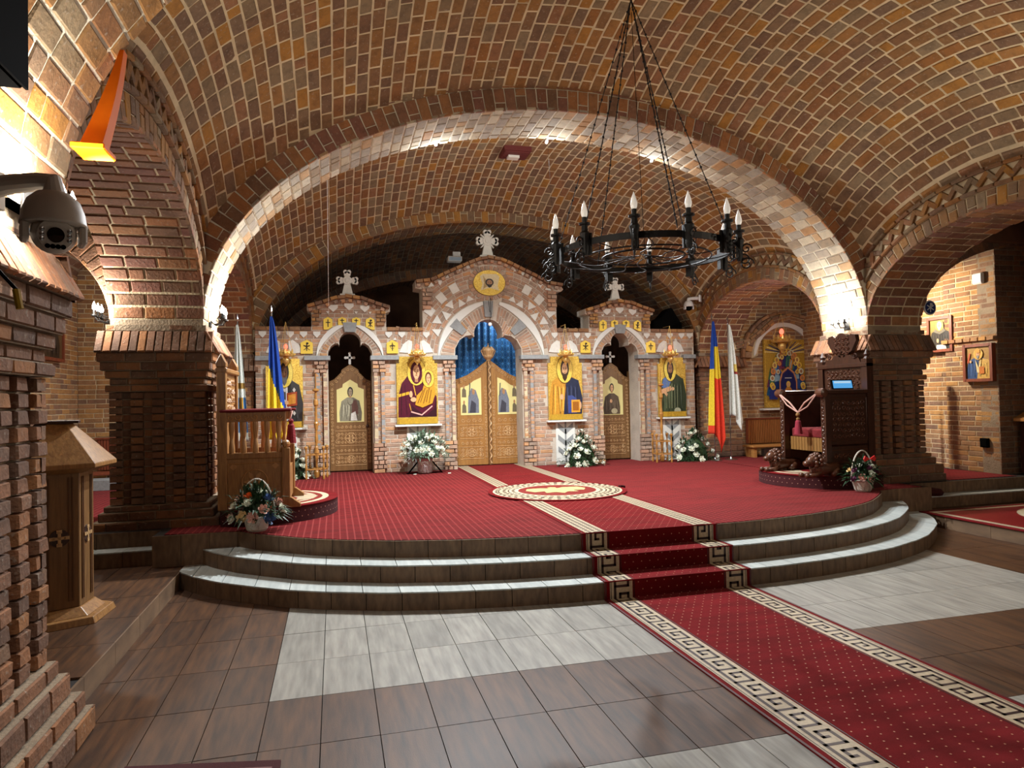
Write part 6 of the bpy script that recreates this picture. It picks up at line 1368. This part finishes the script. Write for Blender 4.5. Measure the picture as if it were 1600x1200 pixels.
def side_panel(o, y, sx, W_, z0, z1, wood, carve, face_y, rich, name='side_panel'):
    """upright panel in the plane y, x from 0 to sx*W_"""
    x0, x1 = sorted((0, sx*W_)); sp_ = BX(name, wood, o, x0, x1, y-.02, y+.02, z0, z1, bevel=.004); b = MB(); yy = y+face_y*.022
    b.tube([(x0+.05, yy, z0+.05), (x1-.05, yy, z0+.05), (x1-.05, yy, z1-.05), (x0+.05, yy, z1-.05)], .007, 4, closed=True)
    if rich: filigree(b, x0+.08, x1-.08, z0+.08, z1-.08, yy, cell=.075, t=.008)
    else:
        rosette(b, (x0+x1)/2, (z0+z1)/2, min(x1-x0, z1-z0)*.26, yy)
        for sx_ in (-1, 1):
            for sz in (-1, 1):
                cx, cz = (x0+x1)/2+sx_*(x1-x0)*.33, (z0+z1)/2+sz*(z1-z0)*.33; b.prism([(cx-.035, cz), (cx, cz+.035), (cx+.035, cz), (cx, cz-.035)], yy-.005, yy+.005)
    b.build('relief_carving', carve, sp_); return sp_
# left: carved stall, opening to the right, back at x = 0 (local), front at +x
o = thing('carved_stall', 'carved brown wooden stall with turned balusters and a red tassel, on the left podium', 'stall', (-1.12, 7.98, PZ)); W_ = .62; y0, y1 = -.42, .42
for y in (y0, y1):
    b = MB(); b.box(-.045, .045, y-.045, y+.045, 0, 1.47); b.prism([(-.05, 1.47), (-.05, 1.51), (0, 1.61), (.05, 1.51), (.05, 1.47)], y-.06, y+.06); b.build('back_post', STALL, o, bevel=.006)
sp_ = BX('back_panel', STALL, o, -.02, .02, y0+.04, y1-.04, .15, 1.42, bevel=.004); b = MB(); Mx = lambda a, d, c: (.022-d, a, c); filigree(b, y0+.1, y1-.1, .9, 1.36, 0, Mx, .09, .009); b.build('relief_carving', STALL_L, sp_)
BX('top_cornice', STALL, o, -.06, .06, y0-.05, y1+.05, 1.41, 1.46, bevel=.01)
for y in (y0, y1):
    f = -1 if y == y0 else 1
    side_panel(o, y, 1, W_, .04, .52, STALL, STALL_L, f, False)
    BX('lower_rail', STALL, o, .02, W_, y-.035, y+.035, .52, .58, bevel=.005)
    rb = BX('carved_rail', STALL, o, .02, W_, y-.03, y+.03, .90, 1.0, bevel=.005); b = MB(); scrollband(b, .04, W_-.02, .91, .99, y+f*.032); b.build('relief_carving', STALL_L, rb)
    BX('arm_rest', REDVEL, o, -.02, W_+.06, y-.06, y+.06, 1.0, 1.03, bevel=.01)
    for k in range(5):
        x = .09+k*.115; pr = [(.018+.012*abs(math.sin(z*13)), z) for z in np.linspace(.58, .90, 16)]; MB().lathe(pr, (x, y, 0), 10).build('baluster', STALL_L, o)
    BX('front_post', STALL, o, W_-.04, W_+.04, y-.045, y+.045, 0, .62, bevel=.006); b = MB(); b.ball((W_, y, .66), .045, 10); b.build('finial', STALL_L, o)
    b = MB(); b.prism([(W_-.06, 0), (W_+.14, 0), (W_+.14, .03), (W_+.05, .10), (W_-.06, .10)], y-.05, y+.05); b.build('foot', STALL, o)
BX('seat', STALL, o, 0, W_-.1, y0+.03, y1-.03, .40, .45); BX('seat_cushion', REDVEL, o, .02, W_-.1, y0+.05, y1-.05, .45, .49, bevel=.015)
BX('kneeler', STALL, o, W_-.02, W_+.02, y0+.04, y1-.04, .05, .40)
b = MB(); b.tube([(W_+.06, y0-.02, 1.0), (W_+.04, y0+.1, .92), (W_+.06, y0+.2, 1.0)], .007, 5); tc_ = b.build('rope', mat('rope', '#c59a8a', .8), o)
b = MB(); b.lathe([(.012, .92), (.028, .90), (.02, .87), (.035, .85), (.05, .70), (.052, .66), (.001, .66)], (W_+.05, y0+.06, 0), 12); b.build('tassel', mat('red_thread', '#8e1620', .8, bump=1, bscale=120), tc_)
# right: dark throne, opening to the left, back at local x = 0, front at -x
o = thing('bishop_throne', 'tall dark carved throne with crest, red seat and tassel, on the right podium', 'throne', (6.82, 7.98, PZ)); W_ = .66; y0, y1 = -.42, .42
for y in (y0, y1):
    b = MB(); b.box(-.05, .05, y-.05, y+.05, 0, 1.52); b.lathe([(.05, 1.52), (.03, 1.55), (.045, 1.58), (.02, 1.62), (.001, 1.66)], (0, y, 0), 8); b.build('back_post', WALNUT, o, bevel=.006)
sp_ = BX('back_panel', WALNUT, o, -.02, .02, y0+.05, y1-.05, .1, 1.43); Mx = lambda a, d, c: (-.022+d, a, c); b = MB(); filigree(b, y0+.1, y1-.1, 1.0, 1.39, 0, Mx, .08, .010); b.build('relief_carving', WALNUT_L, sp_)
BX('top_cornice', WALNUT, o, -.06, .06, y0-.05, y1+.05, 1.41, 1.47, bevel=.01)
Mc = lambda a, d, c: (d, a*1.02, 1.47+(c-1.72)*.86); b = MB()
b.prism([(-.34, 1.72), (-.30, 1.80), (-.2, 1.80), (-.16, 1.86), (.16, 1.86), (.2, 1.80), (.30, 1.80), (.34, 1.72)], -.03, .03, Mc); b.prism(shp_e(0, 2.07, .12, .15, 18), -.035, .035, Mc)
for s in (-1, 1): b.prism([(s*.02, 1.82), (s*.18, 1.92), (s*.27, 2.08), (s*.25, 2.17), (s*.17, 2.19), (s*.08, 2.10)][::s], -.03, .03, Mc); spiral(b, s*.24, 1.84, .05, -.035, 1.3, 0, s, .012, Mc)
cr = b.build('crest', WALNUT, o); b = MB(); filigree(b, -.15, .15, 1.86, 2.15, 0, lambda a, d, c: (-.038, a, 1.47+(c-1.72)*.86), .07, .009); b.build('relief_carving', WALNUT_L, cr)
for y in (y0, y1):
    f = -1 if y == y0 else 1
    side_panel(o, y, -1, W_, .40, 1.06, WALNUT, WALNUT_L, f, True); side_panel(o, y, -1, W_, .12, .38, WALNUT, WALNUT_L, f, True, 'lower_panel'); BX('base_rail', WALNUT, o, -W_-.02, 0, y-.04, y+.04, 0, .12)
    BX('arm_rest', WALNUT, o, -W_-.05, .02, y-.055, y+.055, 1.06, 1.12, bevel=.012); b = MB(); b.lathe([(.02, -.07), (.055, -.06), (.06, 0), (.055, .06), (.02, .07)], n=14, T=Matrix.Translation((-W_-.06, y, 1.08))@Matrix.Rotation(PI/2, 4, 'X')); b.build('arm_scroll', WALNUT_L, o)
    fp = BX('front_post', WALNUT, o, -W_-.04, -W_+.04, y-.045, y+.045, .18, 1.06); b = MB(); Mf = lambda a, d, c: (-W_-.042, y+a, c); scrollband(b, -.035, .035, .22, 1.02, 0, Mf, .007); b.build('relief_carving', WALNUT_L, fp)
    # crouching lion at the foot of the post
    b = MB(); b.lathe([(.001, -.24), (.06, -.22), (.085, -.1), (.08, .02), (.10, .12), (.07, .2), (.001, .22)], n=14, T=Matrix.Translation((-W_-.02, y, .10))@Matrix.Rotation(-PI/2, 4, 'Y'))
    b.ball((-W_-.24, y, .20), .072, 12); b.ball((-W_-.31, y, .175), .05, 10, .8)
    for k in range(12):
        a = 2*PI*k/12
        for q in range(2): b.ball((-W_-.215+.055*q, y+(.075+.02*q)*math.cos(a+.26*q), .19+(.085+.015*q)*math.sin(a+.26*q)), .030, 6)
    for s in (-1, 1): b.tube([(-W_-.12, y+s*.055, .10), (-W_-.22, y+s*.06, .03), (-W_-.34, y+s*.06, .02)], [.035, .03, .03], 8); b.ball((-W_-.35, y+s*.06, .025), .034, 8); b.tube([(-W_+.1, y+s*.07, .08), (-W_-.0, y+s*.09, .02)], [.05, .03], 8)
    b.build('lion_foot', WALNUT_L, o, smooth=True)
BX('seat', WALNUT, o, -W_+.08, 0, y0+.03, y1-.03, .42, .47); BX('red_seat_cover', REDVEL, o, -W_+.06, 0, y0+.06, y1-.06, .47, .60, bevel=.02)
b = MB()
for k in range(12): y = y0+.07+k*.06; b.box(-W_+.045, -W_+.06, y, y+.052, .30, .48)
b.build('gold_fringe', GOLDFRINGE, o, kind='stuff')
b = MB(); c_ = Vector((-W_-.10, 0, .82)); b.tube([(-W_-.1, y0, 1.09), (-W_-.11, -.15, .95), c_, (-W_-.11, .15, .95), (-W_-.1, y1, 1.09)], .011, 6); b.tube([(-W_-.1, y0, 1.1), (-W_-.12, -.22, .90), c_, (-W_-.12, .2, .92), (-W_-.1, y1, 1.1)], .009, 6); rp = b.build('rope', mat('pink_rope', '#c79c8c', .8, bump=1, bscale=200), o)
b = MB(); b.ball(tuple(c_-Vector((0, 0, .03))), .03, 8); b.ball(tuple(c_-Vector((0, 0, .09))), .026, 8); b.build('knot', GOLDFRINGE, rp); MB().lathe([(.02, .72), (.035, .70), (.05, .58), (.055, .53), (.001, .53)], (c_.x, c_.y, 0), 14).build('tassel', mat('red_tassel', '#8a1c30', .8, bump=1, bscale=120), rp)
sc_ = thing('tablet_screen', 'small dark-framed screen showing blue, leaning above the throne arm', 'screen', (6.55, 7.70, PZ+1.12), .0); T = Matrix.Rotation(math.radians(-12), 4, 'X')
MB().box(-.165, .165, -.012, .012, 0, .13, T=T).build('frame', BLACK, sc_); MB().box(-.148, .148, -.015, -.011, .014, .116, T=T).build('display', SCREEN, sc_); MB().box(-.13, .13, -.017, -.0145, .08, .108, T=T).build('pale_bar', mat('pale_screen', '#a9d2f0', .3, emit='#b8dcf4', estr=.7), sc_)
# ---------------------------------------------------------------- lecterns
def lectern(loc, rz, lab, k=1):
    o = thing('wooden_lectern', lab, 'lectern', loc, rz); n = 6
    def hexa(r, z0, z1, r2=None, name='x', m_=OAK): return MB().lathe([(r, z0), (r2 or r, z1)], n=6, T=Matrix.Rotation(math.radians(12), 4, 'Z')).build(name, m_, o, bevel=.004)
    hexa(.40, 0, .05, .38, 'base_plate', STALL); hexa(.33, .05, .11, .26, 'base_moulding', STALL); hexa(.25, .11, 1.10, .25, 'shaft', OAK)
    for kk in range(6):
        a = math.radians(12+30+60*kk); T = Matrix.Rotation(a, 4, 'Z')@Matrix.Translation((.2175, 0, 0)); b = MB()
        for y in (-.085, -.062, .062, .085): b.box(0, .006, y-.004, y+.004, .16, 1.05, T=T)
        b.build('raised_strip', OAK_D, o)
        b = MB(); b.lathe([(.001, .0), (.062, 0), (.062, .007), (.001, .007)], n=20, T=T@Matrix.Translation((0, 0, .62))@Matrix.Rotation(PI/2, 4, 'Y')); md = b.build('carved_roundel', DARKWOOD, o)
        b = MB(); b.box(.005, .012, -.01, .01, .575, .665, T=T); b.box(.005, .012, -.042, .042, .61, .63, T=T)
        for yy, zz in ((0, .668), (0, .572), (.045, .62), (-.045, .62)): b.box(.005, .012, yy-.017, yy+.017, zz-.012, zz+.012, T=T)
        b.build('carved_cross', OAK_L, md)
    b = MB(); b.lathe([(.28, 1.08), (.41, 1.12), (.41, 1.15), (.14, 1.42), (.12, 1.44), (.001, 1.44)], n=6, T=Matrix.Rotation(math.radians(12), 4, 'Z')); b.build('sloped_top', STALL, o, bevel=.004); BX('book_rest', DARKWOOD, o, -.16, .16, -.12, .12, 1.44, 1.46)
    return o
lectern((-2.02, 5.78, ST), .25, 'six-sided wooden lectern with carved crosses beside the near pillar')
o = thing('wooden_desk', 'dark wooden desk with a pale sloped top at the right edge', 'desk', (10.05, 7.6, PLAT)); BX('cabinet', DARKWOOD, o, -.32, .32, -.25, .25, .02, .78, bevel=.01)
for x in (-.3, 0, .3): BX('corner_strip', REDWOOD, o, x-.02, x+.02, -.262, -.25, .05, .76)
b = MB(); b.prism([(-.40, .78), (.40, .78), (.40, .82), (.0, 1.0), (-.40, .82)], -.32, .28); b.build('sloped_top', PINE, o)
o = thing('music_stand', 'dark folded metal stand leaning by the lit aisle wall', 'stand', (8.9, 9.4, PLAT+.004)); b = MB(); b.tube([(0, 0, 0), (.22, .1, .62)], .014, 6); b.tube([(.45, .1, 0), (.22, .1, .62)], .014, 6); b.tube([(.22, .5, 0), (.22, .1, .62)], .014, 6); b.build('legs', IRON, o); b = MB(); b.prism([(-.1, .62), (.5, .70), (.5, .78), (-.1, .66)], .05, .09); b.build('desk_top', DARKWOOD, o)
o = thing('floor_pipe', 'pair of dark pipes along the foot of the lit aisle wall', 'pipe', (RWX+.1, 9.2, PLAT))
for z in (.05, .12): b = MB(); b.tube([(-.0, -.1, z), (-.0, 2.4, z)], .02, 8); b.build('pipe', BLACK, o)
o = tag(MB().lathe([(.001, 0), (.13, .0), (.15, .04), (.12, .08), (.001, .10)], (7.75, 7.52, ST*2+.001), 16).build('doormat_roll', MAROON), 'small dark cushion on the step beside the right pillar', 'cushion')
for o in list(COL.objects):
    if o.type == 'MESH' and o.parent is None and 'label' not in o: print('NOLABEL', o.name)
print('bricks as objects', NSEP[0], 'objects', len(COL.objects))
